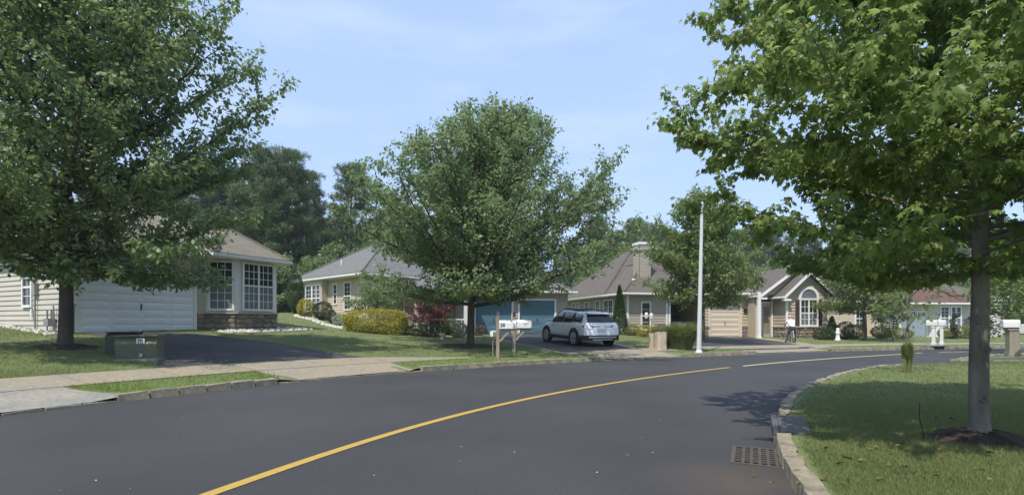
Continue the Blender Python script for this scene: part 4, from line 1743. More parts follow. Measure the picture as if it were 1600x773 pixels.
# centre tree
tC = G(735, 541)
make_tree('maple_tree', 'broad spiky-topped maple in mulch between the mailboxes and blue garages', 'tree', tuple(tC), 10, .17,
          [(1.4, 3.2), (1.8, 4.6), (2.8, 5.6), (4.2, 5.9), (5.6, 5.7), (6.9, 4.7), (8.1, 3.2), (9.2, 1.7), (10.1, .4)], 1.7, 88, LEAF_MID, BARK,
          leaf=.145, lpm=28, elev=(2, 70), seed=27, bias=1.0, lean=(1.9, 0), sub=.32, twig_n=(3, 5), droop=.5, spike=1.2, skirt=(1.78, .03), cut=(.45, .89, .35))
# maple behind the pole
make_tree('maple_tree', 'medium maple behind the pale pole by the open garage', 'tree', (*W(1098, 27.5), tz(*W(1098, 27.5))), 8, .12,
          [(2.0, 1.6), (2.6, 2.7), (4.0, 3.0), (5.4, 2.7), (6.8, 1.6), (7.9, .3)], 1.9, 36, LEAF_SMALL, BARK, leaf=.17, lpm=26, elev=(5, 66), seed=31, sub=.34)
# small trees at right
make_tree('young_tree', 'young shade tree on the lawn right of the arched window house', 'tree', (*W(1351, 31), tz(*W(1351, 31))), 6, .13,
          [(1.4, 1.3), (2.0, 2.3), (3.2, 2.6), (4.6, 2.0), (6.2, .4)], 1.5, 26, LEAF_SMALL, BARK, leaf=.17, lpm=24, elev=(5, 66), seed=41)
make_tree('young_tree', 'thin sapling before the white garage door with glazed top row', 'tree', (*W(1396, 32), tz(*W(1396, 32))), 3.6, .055,
          [(.9, .4), (1.4, .7), (2.4, .75), (3.8, .2)], .9, 14, LEAF_SMALL, BARK2, leaf=.16, lpm=22, elev=(20, 66), seed=43)
make_tree('young_tree', 'bright green small tree behind the near right trunk', 'tree', (*W(1576, 23), tz(*W(1576, 23))), 4.2, .07,
          [(.7, .5), (1.2, .95), (2.4, 1.15), (3.4, .8), (4.2, .2)], .8, 22, LEAF_SMALL, BARK2, leaf=.14, lpm=26, elev=(10, 66), seed=45)
gp_ = G(1418, 582)
make_tree('young_tree', 'slim sapling rising from a grass tuft at the edge of the right lawn', 'tree', tuple(gp_), 2.9, .035,
          [(1.0, .2), (1.4, .42), (2.2, .45), (2.9, .15)], 1.0, 12, LEAF_SMALL, BARK2, leaf=.10, lpm=10, elev=(25, 70), seed=47)



# pines : three kinds, then copies
def make_pine(seed, H, crown0, spread, label, loc, group):
    r = random.Random(seed)
    root = thing('pine_tree', label, 'tree', loc, 0, group)
    wood = MB()
    wood.tube([(0, 0, -.3), (.05, .02, H * .35), (-.05, .04, H * .7), (0, 0, H * .97)], [.24, .19, .12, .03], 8)
    P_, D_ = [], []
    n = int(44 * (1 - crown0) / .5)
    for k in range(n):
        f = (k + r.random()) / n
        z = H * (crown0 + (1 - crown0) * f)
        az = k * 2.4 + r.uniform(-.5, .5)
        L = spread * (1 - f ** 2.2) ** .6 * r.uniform(.45, 1.12) * (.55 + .45 * min(1, f * 3)) + .3
        el = R(r.uniform(-5, 25) + 30 * f)
        d = Vector((math.cos(az) * math.cos(el), math.sin(az) * math.cos(el), math.sin(el)))
        o = Vector((0, 0, z))
        e = o + d * L
        wood.tube([o, o + d * L * .5 + Vector((0, 0, .1)), e], [.05, .035, .012], 4, cap=False)
        for c in range(int(5 + L * 3.6)):
            t = r.uniform(.35, 1.05)
            p = o.lerp(e, t) + Vector((r.gauss(0, .42), r.gauss(0, .42), r.gauss(.10, .16)))
            P_.append(tuple(p))
    P_ = np.array(P_)
    # each clump: a burst of needle fans
    m_ = 46
    C = np.repeat(P_, m_, 0) + rng.normal(0, .17, (len(P_) * m_, 3))
    dr_ = rand_unit(len(C)) + np.array([0, 0, .55])
    dr_ /= np.linalg.norm(dr_, axis=1)[:, None]
    sdv = np.cross(dr_, rand_unit(len(C)))
    sdv /= np.linalg.norm(sdv, axis=1)[:, None] + 1e-9
    ln = rng.uniform(.16, .34, len(C))[:, None]
    V = np.stack([C - sdv * .045, C + sdv * .045, C + dr_ * ln], 1).reshape(-1, 3)
    tone = np.clip(np.repeat(rng.normal(.5, .2, len(P_)), m_) + rng.normal(0, .12, len(C)), 0, 1)
    wood.build('trunk', PINEBARK, root, smooth=True)
    np_mesh('crown', V, 3, NEEDLE, tone, root)
    return root


GP = 'pines in the wood behind the houses'
PL = 'tall dark pine standing in the wood behind the houses'
p0 = make_pine(3, 18.6, .26, 4.4, 'tallest full pine left of centre above the grey roof', (*W(450, 58), 1.6), GP)
p1 = make_pine(8, 17.6, .52, 3.5, 'open topped pine with bare trunk rising over the grey roof ridge', (*W(549, 60), 1.6), GP)
p2 = make_pine(15, 13.5, .22, 4.0, PL, (*W(505, 72), 1.6), GP)
PROT = [p0, p1, p2]
spots = [(408, 55, 0, .98), (432, 66, 1, 1.1), (478, 66, 0, .98), (372, 64, 0, 1.0), (330, 60, 2, 1.25), (522, 66, 2, .85), (575, 75, 2, 1.0), (600, 70, 1, .85),
         (395, 74, 2, 1.2), (540, 78, 2, 1.0), (640, 72, 2, 1.1), (690, 80, 0, .8), (930, 82, 0, .88), (960, 80, 2, 1.0), (990, 90, 1, 1.02), (1018, 85, 2, 1.2),
         (1045, 92, 0, .95), (1080, 84, 2, 1.1), (1120, 90, 0, .84), (1165, 82, 2, 1.1), (1205, 88, 0, .9), (1260, 84, 2, 1.2), (1320, 80, 0, .86),
         (1380, 84, 2, 1.1), (1440, 78, 0, .8), (1500, 82, 2, 1.1), (1560, 80, 0, .9), (1620, 84, 2, 1.1), (1690, 80, 0, .9),
         (270, 62, 0, .95), (210, 66, 2, 1.2), (150, 60, 0, .9), (80, 64, 2, 1.2), (10, 62, 0, .9), (-60, 66, 2, 1.2),
         (455, 80, 2, 1.0), (500, 84, 0, .8), (760, 84, 2, 1.1), (830, 82, 0, .8), (890, 84, 2, 1.0), (420, 82, 2, 1.0), (560, 86, 0, .8)]
for (px, d, k, s) in spots:
    x, y = W(px, d)
    dup(PROT[k], (x, y, 1.5 if px < 700 else .4), rnd.uniform(0, 6.28), PL, GP, s * rnd.uniform(.95, 1.04))
# understorey broadleaf trees behind
u0 = make_tree('broadleaf_tree', 'bushy broadleaf tree at the edge of the wood behind the roofs', 'tree', (*W(520, 52), 1.6), 7, .14,
               [(.6, 1.8), (1.6, 2.7), (3.6, 3.0), (5.4, 2.2), (7.2, .4)], .7, 24, LEAF_MID, BARK, leaf=.28, lpm=14, elev=(8, 66), seed=51, group='broadleaf trees behind the houses')
for (px, d, s) in [(488, 54, .9), (545, 54, 1.0), (580, 56, 1.1), (440, 52, .9), (400, 50, .8), (460, 60, 1.25), (610, 58, 1.1), (960, 62, 1.15), (925, 60, 1.0), (1150, 58, 1.0),
                   (1215, 60, 1.1), (1290, 60, 1.1), (1360, 62, 1.1), (1560, 52, 1.0), (1605, 50, 1.0), (1650, 50, 1.1), (340, 50, 1.0), (260, 52, 1.1), (160, 50, 1.0), (60, 48, 1.1), (-20, 46, 1.0), (1440, 62, 1.1), (1500, 64, 1.1)]:
    x, y = W(px, d)
    dup(u0, (x, y, 1.3 if px < 700 else .2), rnd.uniform(0, 6.28), 'bushy broadleaf tree at the edge of the wood behind the roofs', 'broadleaf trees behind the houses', s)
lt = make_tree('broadleaf_tree', 'light green tree rising behind the chimney house roof', 'tree', (*W(985, 52), .6), 8, .15,
               [(1.5, 1.8), (2.6, 2.5), (4.6, 2.7), (6.4, 1.9), (8, .4)], 1.6, 26, LIME, BARK, leaf=.24, lpm=16, elev=(8, 66), seed=55)


def shrub(name, label, base, rx, ry, h, m, n, leaf=.06, lumps=5, seed=1, group=None, flat_top=False, stems=True, cat='shrub', rz=0, squareness=2.0):
    """leafy shrub: leaves through a lumpy body, with stems inside"""
    g = np.random.default_rng(seed)
    root = thing(name, label, cat, base, rz, group)
    d = g.normal(size=(n, 3))
    d /= np.linalg.norm(d, axis=1)[:, None]
    # superellipsoid directions
    e = squareness
    k = (np.abs(d) ** e).sum(1) ** (-1 / e)
    lump = np.ones(n)
    for q in range(lumps * 3):
        c = g.normal(size=3)
        c /= np.linalg.norm(c)
        lump += .10 * np.exp(-((d - c) ** 2).sum(1) / .12)
    rad = (g.uniform(.45, 1.0, n) ** .35) * lump * k * .92
    P_ = d * rad[:, None] * np.array([rx, ry, h / 2]) + np.array([0, 0, h * .5])
    P_[:, 2] = np.maximum(P_[:, 2], .02 + .05 * g.random(n))
    V, Fi, tone = leaves(P_, d * 1.1, leaf, .0, 'oval', .8)
    tone = np.clip(tone + .25 * (lump.repeat(2) - 1.1), 0, 1)
    if stems:
        mb = MB()
        for q in range(6):
            a_ = q * 1.05
            mb.tube([(0, 0, -.1), (rx * .25 * math.cos(a_), ry * .25 * math.sin(a_), h * .3), (rx * .6 * math.cos(a_), ry * .6 * math.sin(a_), h * .65)], [.03, .02, .006], 4, cap=False)
        mb.build('stems', BARK, root)
    np_mesh('foliage', V, Fi, m, tone, root)
    return root


def gd(px, py):
    return G(px, py)


def at(px, d, dz_=0.0):
    x, y = W(px, d)
    return (x, y, tz(x, y) + dz_)


S = lambda w_px, d: w_px * d / F
# beds before the grey-roofed house
shrub('hedge', 'long clipped golden hedge before the sand coloured house', at(584, 26.5), S(49, 26.5), .75, 1.2, GOLD, 9000, .085, 9, 1, squareness=3.2, cat='hedge')
shrub('shrub', 'round golden shrub at the far corner of the grey-roofed house', at(478, 33), S(14, 33), .6, 1.15, GOLD, 2600, .08, 5, 2)
shrub('shrub', 'dark round shrub between golden shrub and narrow window', at(504, 31.5), S(15, 31.5), .6, 1.15, DKSHRUB, 2600, .08, 5, 3)
shrub('shrub', 'small dark conifer shrub beside the dark round shrub', at(518, 30), .28, .28, .85, DKSHRUB, 1200, .06, 3, 4)
shrub('shrub', 'low loose green plant left of the golden hedge', at(530, 28.5), .4, .35, .65, VARIEG, 900, .07, 4, 5)
shrub('hedge', 'low dark green hedge right of the golden hedge', at(668, 26.8), S(38, 26.8), .5, .62, SHRUB, 4200, .07, 6, 6, squareness=3.0, cat='hedge')
shrub('shrub', 'silver variegated shrub left of the centre trunk', at(717, 27.5), .5, .45, .85, VARIEG, 1800, .08, 5, 7)
shrub('shrub', 'yellow green flowering shrub beside the red maple', at(702, 29), .45, .4, 1.1, LIME, 1200, .09, 5, 8)
fl = shrub('flower_clump', 'clump of red flowers at the foot of the blue garage', at(747, 30), .42, .35, .55, SHRUB, 700, .07, 4, 9, cat='flowers')
Pn = rng.uniform(-1, 1, (90, 3)) * np.array([.4, .33, .2]) + np.array([0, 0, .45])
V, Fi, tone = leaves(Pn, rand_unit(90), .09)
np_mesh('blossom', V, Fi, PINK, tone, fl)
# weeping tree and red maple
make_tree('weeping_tree', 'small weeping dark green tree by the corner of the sand house', 'tree', at(590, 29.5), 2.2, .05,
          [(.9, .9), (1.3, 1.3), (1.9, 1.2), (2.4, .4)], 1.2, 16, LEAF_MID, BARK, leaf=.13, lpm=30, elev=(0, 40), seed=61, droop=1.4)
make_tree('red_maple', 'low dark red ornamental maple under the centre tree', 'tree', at(672, 29.3), 2.1, .05,
          [(.7, .9), (1.1, 1.3), (1.6, 1.2), (2.1, .4)], .6, 18, REDLEAF, BARK, leaf=.11, lpm=34, elev=(10, 50), seed=63, droop=.8)
# narrow conifers
shrub('conifer', 'narrow dark green conifer behind the left house corner', at(462, 36), .55, .55, 2.9, CEDAR, 4200, .09, 6, 11, cat='tree')


def cone_tree(label, base, r, h, n, seed):
    g = np.random.default_rng(seed)
    root = thing('arborvitae', label, 'tree', base)
    t = g.random(n) ** .8
    a_ = g.uniform(0, 6.283, n)
    prof = r * (1 - t) ** .75 * np.minimum(1, .75 + t * 2.5)
    rr = prof * g.uniform(.55, 1.05, n) ** .4
    P_ = np.stack([rr * np.cos(a_), rr * np.sin(a_), .06 + t * h], 1)
    out = np.stack([np.cos(a_) * .5, np.sin(a_) * .5, np.full(n, 1.1)], 1)
    V, Fi, tone = leaves(P_, out, .10, -.2, 'oval', .45)
    MB().tube([(0, 0, -.1), (0, 0, h * .9)], [.06, .01], 6).build('trunk', BARK, root)
    np_mesh('foliage', V, Fi, CEDAR, tone, root)


cone_tree('tall cone shaped arborvitae at the corner of the chimney house', at(968, 33.6), .58, 3.15, 6500, 71)
shrub('shrub', 'low golden shrub left of the yard lamp', at(989, 33), .5, .4, .7, LIME, 1500, .07, 4, 12)
shrub('shrub', 'low golden shrub right of the yard lamp', at(1008, 31.5), .55, .45, .75, GOLD, 1700, .07, 4, 13)
shrub('shrub', 'low lime shrub beside the open garage', at(1032, 31), .55, .4, .8, LIME, 1500, .07, 4, 14)
# shrubs by the arched window house and beyond
shrub('shrub', 'clipped low green shrub under the arched window corner', at(1287, 31.6), S(17, 31.6), .5, .75, SHRUB, 2400, .07, 4, 15)
cone_tree('small dark pointed conifer at the right corner of the arched window wing', at(1300, 31.9), .42, 1.35, 1600, 72)
shrub('shrub', 'dark leafy shrub right of the white garden ornament', at(1321, 32.5), .5, .5, 1.15, DKSHRUB, 1700, .08, 5, 16)
shrub('shrub', 'lime green round shrub left of the young shade tree', at(1334, 34), .8, .6, .95, LIME, 2400, .08, 4, 17)
shrub('shrub', 'bright round golden green shrub right of the young shade tree', at(1377, 34), .62, .55, .85, LIME, 2200, .08, 4, 18)
shrub('shrub', 'dark tall shrub left of the thin sapling', at(1390, 37), .55, .5, 1.8, DKSHRUB, 2200, .09, 5, 19)
shrub('shrub', 'round green shrub right of the thin sapling', at(1411, 36), .7, .55, .75, LIME, 2000, .08, 4, 20)
shrub('shrub', 'golden round shrub left of the spiral topiary', at(1479, 38), .62, .5, .85, LIME, 1800, .08, 4, 21)
shrub('shrub', 'golden round shrub right of the spiral topiary', at(1507, 38), .95, .6, .95, LIME, 2600, .08, 4, 22)
shrub('shrub', 'dark round shrub right of the bay window', at(1519, 40), .55, .5, 1.7, DKSHRUB, 1800, .09, 5, 23)
# spiral topiary : stacked balls
tp_ = thing('topiary', 'dark spiral topiary before the white bay window', 'topiary', at(1490, 37.6))
MB().tube([(0, 0, -.1), (0, 0, 1.7)], [.05, .02], 6).build('trunk', BARK, tp_)
for k in range(5):
    Pn = rand_unit(420) * (rng.uniform(.5, 1, (420, 1)) ** .4) * np.array([.30 - k * .035, .30 - k * .035, .20]) + np.array([.07 * math.sin(k * 2), .07 * math.cos(k * 2), .25 + k * .36])
    V, Fi, tone = leaves(Pn, rand_unit(420), .08)
    np_mesh('leaf_ball', V, Fi, DKSHRUB, tone, tp_)

# tall ornamental grass by the pole


def reed_clump(label, base, r, h, n, seed):
    g = np.random.default_rng(seed)
    a_ = g.uniform(0, 6.283, n)
    rr = r * .45 * np.sqrt(g.random(n))
    p0_ = np.stack([rr * np.cos(a_), rr * np.sin(a_), np.zeros(n)], 1)
    lean_ = g.uniform(.1, .75, n)
    hh = h * g.uniform(.6, 1.05, n)
    p1_ = p0_ + np.stack([np.cos(a_) * lean_ * r * .45, np.sin(a_) * lean_ * r * .45, hh * .7], 1)
    p2_ = p0_ + np.stack([np.cos(a_) * lean_ * r * 1.25, np.sin(a_) * lean_ * r * 1.25, hh * (1 - .25 * lean_)], 1)
    sd = np.stack([-np.sin(a_ + g.normal(0, .8, n)), np.cos(a_), np.zeros(n)], 1) * .012
    V = np.stack([p0_ - sd, p0_ + sd, p1_ + sd, p1_ - sd, p1_ - sd, p1_ + sd, p2_ + sd * .2, p2_ - sd * .2], 1).reshape(-1, 3)
    tone = np.repeat(np.clip(g.normal(.5, .25, n), 0, 1), 2)
    o = np_mesh('ornamental_grass', V, 4, REED, tone)
    o.location = base
    return tag(o, label, 'ornamental grass')


reed_clump('tall feathery ornamental grass clump left of the pale pole', at(1066, 22.4), .85, 1.25, 2600, 81)
reed_clump('lower ornamental grass tuft behind the paper bags', at(1038, 23.6), .6, 1.0, 1300, 82)

# ------------------------------------------------------------------ mulch rings, stones
def mulch(label, c, r, seed):
    g = random.Random(seed)
    mb = MB()
    n = 26
    for k in range(n):
        pass
    ring, top = [], []
    vs, fs = [], []
    rings = [(0, .11), (.35, .09), (.7, .05), (1.0, .0)]
    for q, (f, h) in enumerate(rings):
        for k in range(n):
            a_ = 2 * PI * k / n
            rr = r * f * (1 + .16 * math.sin(k * 1.9 + seed) + g.uniform(-.08, .08))
            x, y = c[0] + rr * math.cos(a_), c[1] + rr * math.sin(a_) * .9
            vs.append((x, y, tz(x, y) + h + .008 + g.uniform(-.012, .018)))
    for q in range(3):
        for k in range(n):
            fs.append((q * n + k, q * n + (k + 1) % n, (q + 1) * n + (k + 1) % n, (q + 1) * n + k))
    mb.add(vs, fs)
    o = mb.build('mulch_bed', SOIL)
    PAVED.append([(v[0], v[1]) for v in vs[-n:]])
    # loose chips
    ch_ = MB()
    for _ in range(220):
        a_, rr = g.uniform(0, 6.28), r * math.sqrt(g.random()) * 1.05
        x, y = c[0] + rr * math.cos(a_), c[1] + rr * math.sin(a_) * .9
        z = tz(x, y) + .10 * (1 - rr / r) + .012
        s = g.uniform(.012, .035)
        b_ = g.uniform(0, 3.1)
        dx, dy = math.cos(b_) * s, math.sin(b_) * s
        ch_.add([(x - dx, y - dy, z), (x + dy * .4, y - dx * .4, z + .008), (x + dx, y + dy, z + g.uniform(0, .02)), (x - dy * .4, y + dx * .4, z + .012)], [(0, 1, 2, 3)])
    k_ = ch_.build('chips', mat('bark chips ' + str(seed), (.09, .055, .035), .95, .4, 9), o)
    k_['kind'] = 'stuff'
    return tag(o, label, None, None, 'structure')


mulch('dark bark mulch round the near right trunk', (tR.x, tR.y), .46, 1)
mulch('dark mulch round the left trunk', (tL.x, tL.y), .8, 2)
mulch('mulch mound round the centre trunk', (tC.x, tC.y), 1.25, 3)


def stone_scatter(name, label, pts_fn, n, smin, smax, seed):
    g = random.Random(seed)
    mb = MB()
    for _ in range(n):
        x, y = pts_fn(g)
        s = g.uniform(smin, smax)
        z = tz(x, y) + s * .3
        v, f = [], []
        for k in range(5):
            a_ = 2 * PI * k / 5 + g.random()
            v.append((x + math.cos(a_) * s * g.uniform(.8, 1.1), y + math.sin(a_) * s * g.uniform(.7, 1.1), z - s * .3))
        for k in range(5):
            v.append((v[k][0] * .45 + x * .55, v[k][1] * .45 + y * .55, z + s * g.uniform(.3, .6)))
        f = [(k, (k + 1) % 5, 5 + (k + 1) % 5, 5 + k) for k in range(5)] + [(5, 6, 7, 8, 9)]
        mb.add(v, f)
    o = mb.build(name, ROCK)
    return tag(o, label, None, None, 'stuff')


HA = Matrix.Translation((ax, ay, az)) @ Matrix.Rotation(TH_A, 4, 'Z')


def bay_pts(g):
    p = HA @ Vector((g.uniform(4.8, 9.4), g.uniform(-1.7, -.95) + (0.5 if g.random() < .1 else 0), 0))
    return p.x, p.y


stone_scatter('river_stones', 'white river stones under the bay window', bay_pts, 420, .04, .10, 4)


def side_pts(g):
    p = HA @ Vector((g.uniform(-.55, -.1), g.uniform(-.3, 12), 0))
    return p.x, p.y


stone_scatter('river_stones', 'white stones along the side wall of the left house', side_pts, 420, .04, .09, 5)
bl = pline([G(462, 493), G(500, 504), G(536, 513), G(560, 517)], 30)
stone_scatter('river_stones', 'white stone edging of the shrub bed by the sand house', lambda g: (lambda k: (bl[k][0] + g.uniform(-.2, .2), bl[k][1] + g.uniform(-.25, .25)))(g.randrange(30)), 160, .06, .13, 6)
bl2 = pline([G(536, 513), G(575, 520.5), G(640, 522), G(715, 522.5)], 40)
o = loft('bed_edging', bl2 + normals(bl2) * .07, bl2 - normals(bl2) * .07, 2, .07, mat('edging timber', (.10, .085, .065), .9, .2, 5))
tag(o, 'dark timber edging along the front of the hedges', 'edging')
so = o.modifiers.new('thick', 'SOLIDIFY'); so.thickness = .09; so.offset = -1

# ------------------------------------------------------------------ street things
# cabinet on the left lawn
pc = G(219, 561)
cab = thing('utility_cabinet', 'olive green utility cabinet with white warning sticker on the left lawn', 'utility cabinet', tuple(pc), R(18))
mb = MB()
mb.prism([(-.46, .30, 0), (-.46, -.22, 0), (-.46, -.32, .42), (-.46, -.18, .60), (-.46, .30, .60)], (.92, 0, 0))
mb.build('housing', BOXGREEN, cab, bevel=.018)
mb = MB()
mb.box(-.5, .5, -.36, .36, -.12, .03)
mb.build('pad', CONC2, cab)
mb = MB()
mb.box(-.485, .485, -.345, .335, .605, .63)
mb.prism([(-.48, .32, .56), (.48, .32, .56), (.48, .32, .605), (-.48, .32, .605)], (0, -.54, 0))
mb.build('lid', BOXGREEN, cab, bevel=.012)
MB().box(.02, .20, -.325, -.318, .42, .55).build('sticker', PLASTW, cab)
mb = MB()
mb.box(.05, .17, -.3275, -.3255, .50, .53).box(.06, .08, -.3275, -.3255, .44, .49).box(.10, .12, -.3275, -.3255, .455, .49).box(.14, .16, -.3275, -.3255, .44, .48).box(.05, .17, -.3275, -.3255, .425, .433)
mb.build('sticker_print', BLACK, cab)
MB().box(.08, .15, -.335, -.25, .08, .16).build('latch', GREYMETAL, cab)
pcb = (pc.x - .95, pc.y + .62)
cab2 = thing('utility_cabinet', 'darker low utility cabinet tucked behind the stickered one', 'utility cabinet', (pcb[0], pcb[1], tz(*pcb)), R(18))
mb = MB()
mb.prism([(-.3, .22, -.05), (-.3, -.22, -.05), (-.3, -.22, .50), (-.3, -.12, .58), (-.3, .22, .58)], (.72, 0, 0))
mb.build('housing', mat('dark green cabinet paint', (.05, .065, .04), .6, .15, 3), cab2, bevel=.015)
MB().box(-.32, .44, -.245, .24, .585, .605).build('lid', MATS['dark green cabinet paint'], cab2)


# mailboxes with timber posts
def mailbox_body(mb, L, w, h):
    """arched box along +x"""
    n = 8
    prof = [(-w / 2, 0), (w / 2, 0), (w / 2, h - w / 2)] + [(w / 2 * math.cos(PI * k / n), h - w / 2 + w / 2 * math.sin(PI * k / n)) for k in range(1, n)] + [(-w / 2, h - w / 2)]
    mb.prism([(0, p[0], p[1]) for p in prof], (L, 0, 0))
    return prof


def timber_mailbox(label, p, rz, finial, num=None):
    root = thing('mailbox', label, 'mailbox', p, rz, None)
    mb = MB()
    mb.box(-.055, .055, -.055, .055, -.2, 1.40)
    post = mb.build('post', WOOD, root, bevel=.006)
    mb = MB()
    mb.lathe([(.045, 1.40), (.06, 1.43), (.035, 1.46), (.055, 1.50), (.06, 1.53), (.02, 1.585), (0, 1.60)], 10)
    mb.build('finial', finial, post)
    mb = MB()
    mb.box(.056, .68, -.045, .045, .93, .995)
    mb.build('arm', WOOD, root, bevel=.005)
    mb = MB(Matrix.Translation((.056, 0, .56)) @ Matrix.Rotation(R(-46), 4, 'Y'))
    mb.box(0, .52, -.035, .035, -.035, .035)
    mb.build('brace', WOOD, root, bevel=.005)
    mb = MB(Matrix.Translation((.06, 0, 1.0)))
    prof = mailbox_body(mb, .56, .21, .29)
    bx_ = mb.build('box', PLASTW, root, bevel=.006)
    mb = MB(Matrix.Translation((.621, 0, 1.0)))
    mb.prism([(0, p_[0] * 1.06, p_[1] * 1.02) for p_ in prof], (.022, 0, 0))
    mb.build('door', PLASTW, bx_)
    MB(Matrix.Translation((.6, 0, 1.0))).box(.04, .07, -.02, .02, .2, .24).build('pull', GREYMETAL, bx_)
    if num:
        cu = bpy.data.curves.new('number', 'FONT')
        cu.body = num
        cu.size = .17
        cu.extrude = .003
        cu.offset = .004
        t = bpy.data.objects.new('number', cu)
        link(t, bx_)
        t.location = (.09, -.107, 1.07)
        t.rotation_euler = (R(90), 0, 0)
        cu.materials.append(BLACK)
        me_ = bpy.data.meshes.new_from_object(t.evaluated_get(bpy.context.evaluated_depsgraph_get()))
        t2 = link(bpy.data.objects.new('number', me_), bx_)
        t2.location, t2.rotation_euler = t.location, t.rotation_euler
        bpy.data.objects.remove(t)
    return root


m1 = G(778, 559)
m2 = G(803, 556)
mrot = R(-8)
timber_mailbox('white mailbox numbered 28 on a weathered timber post', tuple(m1), mrot, GREYMETAL, '28')
timber_mailbox('plain white mailbox on timber post with dark finial, right of number 28', tuple(m2), mrot, BLACK)
npx = (m1.x - .18, m1.y + .25)
nb = thing('newspaper_box', 'small white newspaper tube just left of mailbox 28', 'newspaper box', (npx[0], npx[1], tz(*npx)), R(60))
mb = MB()
mb.tube([(0, 0, -.1), (0, 0, .72)], .02, 8)
mb.build('post', WOOD, nb)
mb = MB(Matrix.Translation((-.1, 0, .72)))
mailbox_body(mb, .3, .13, .2)
mb.build('tube', PLASTW, nb)


# white post mailboxes far right, and grey stand nearer
def post_mailbox(label, p, rz, m_post, grp, w=.13, wide=.0):
    root = thing('mailbox', label, 'mailbox', p, rz, grp)
    mb = MB()
    mb.box(-w / 2, w / 2, -w / 2, w / 2, -.2, 1.0).box(-w / 2 - .03, w / 2 + .03, -w / 2 - .03, w / 2 + .03, -.1, .14).box(-w / 2 - .025, w / 2 + .025, -w / 2 - .025, w / 2 + .025, .94, 1.0)
    mb.build('post', m_post, root, bevel=.006)
    MB().box(-.30, .18, -.06, .06, 1.001, 1.05).build('shelf', m_post, root)
    mb = MB(Matrix.Translation((-.30, 0, 1.052)))
    prof = mailbox_body(mb, .46, .20, .28)
    b_ = mb.build('box', PLASTW, root, bevel=.006)
    MB(Matrix.Translation((.161, 0, 1.052))).prism([(0, q[0] * 1.06, q[1] * 1.02) for q in prof], (.02, 0, 0)).build('door', PLASTW, b_)
    return root


q1, q2 = G(1459, 539), G(1471.5, 538.5)
w1 = post_mailbox('white mailbox on white post nearest the sapling, left of its twin', tuple(q1), R(-60), PLASTW, 'white mailboxes by the far kerb')
dup(w1, tuple(q2), R(-55), 'white mailbox on white post beside the bay window, right of its twin', 'white mailboxes by the far kerb')
q3 = G(1582, 556.5)
post_mailbox('white mailbox on a thick pale post at the right edge', tuple(q3), R(-20), CONC, None, w=.30)
q4 = G(1594, 557.5)
post_mailbox('low white mailbox on thin post beside the thick pale post', (q4.x + .08, q4.y - .25, q4.z - .16), R(10), PLASTW, None, w=.07)

# pole
pp = G(1092, 551)
pole = thing('street_pole', 'slim plain pale grey pole on the verge', 'pole', tuple(pp))
MB().lathe([(.105, -.2), (.10, .0), (.095, .3), (.062, 5.2), (.054, 6.07)], 14, c=(0, 0, 0)).build('shaft', POLE, pole, smooth=True)
MB().lathe([(.15, -.1), (.15, .03), (.11, .10), (.10, .12)], 14).build('base_cover', POLE, pole, smooth=True)
MB().lathe([(.055, 6.06), (.06, 6.09), (.045, 6.13), (0, 6.14)], 12).build('cap', POLE, pole, smooth=True)
pole.rotation_euler = (0, R(1.2), 0)

# paper yard bags by the grass


def yard_bag(label, p, w, h, rz, seed):
    g = random.Random(seed)
    root = thing('paper_bag', label, 'yard bag', p, rz, 'paper yard bags beside the drive')
    vs, fs = [], []
    lv = [0, .08, .3, .6, .85, 1.0]
    n = 12
    for q, t in enumerate(lv):
        for k in range(n):
            a_ = 2 * PI * k / n
            c, s = math.cos(a_), math.sin(a_)
            e = 1 / (abs(c) ** 4 + abs(s) ** 4) ** .25
            j = 1 + g.uniform(-.05, .05)
            vs.append((c * e * w / 2 * j, s * e * w * .4 * j, t * h + (g.uniform(-.03, .03) if q == 5 else 0)))
    for q in range(5):
        for k in range(n):
            fs.append((q * n + k, q * n + (k + 1) % n, (q + 1) * n + (k + 1) % n, (q + 1) * n + k))
    fs.append(tuple(range(n)))
    mb = MB()
    mb.add(vs, fs)
    o = mb.build('bag', PAPER, root)
    sm = o.modifiers.new('thick', 'SOLIDIFY')
    sm.thickness = .008
    mb = MB()
    mb.add([(v[0] * .92, v[1] * .92, h * .86 + g.uniform(-.02, .04)) for v in vs[-n:]], [tuple(range(n))])
    mb.build('clippings', SOIL, root)
    return root


yard_bag('tall beige paper yard bag nearest the grass clump', at(1033, 21.9), .46, .78, .2, 1)
yard_bag('narrow beige paper yard bag behind the tall one', at(1020, 22.9), .32, .68, .5, 2)

gp_ = G(1418, 582)
reed_clump('narrow upright grass tuft round the sapling on the right lawn', tuple(gp_), .13, .78, 800, 83)
# yard lamp
yl = thing('yard_lamp', 'white yard lantern on a short post before the chimney house', 'yard lamp', at(1014, 32.3))
MB().tube([(0, 0, -.2), (0, 0, 1.0)], .035, 8).build('post', BLACK, yl)
for k, (dx0, dz0) in enumerate(((-.16, 1.1), (.16, 1.05))):
    mb = MB()
    mb.lathe([(.05, 0), (.10, .05), (.12, .30), (.06, .38), (.0, .42)], 10, c=(dx0, 0, dz0))
    mb.build('lantern', PLASTW, yl)
mb = MB()
mb.tube([(-.16, 0, 1.1), (0, 0, .98), (.16, 0, 1.06)], .018, 6)
mb.build('bracket', BLACK, yl)

# white urn on the lawn edge
ur = thing('garden_urn', 'small white garden urn before the low green hedge', 'urn', at(690.5, 25.4))
MB().lathe([(.10, -.03), (.11, .03), (.05, .06), (.04, .13), (.09, .17), (.17, .26), (.18, .28), (.14, .28), (.06, .20), (0, .19)], 16).build('bowl', PLASTW, ur, smooth=True)
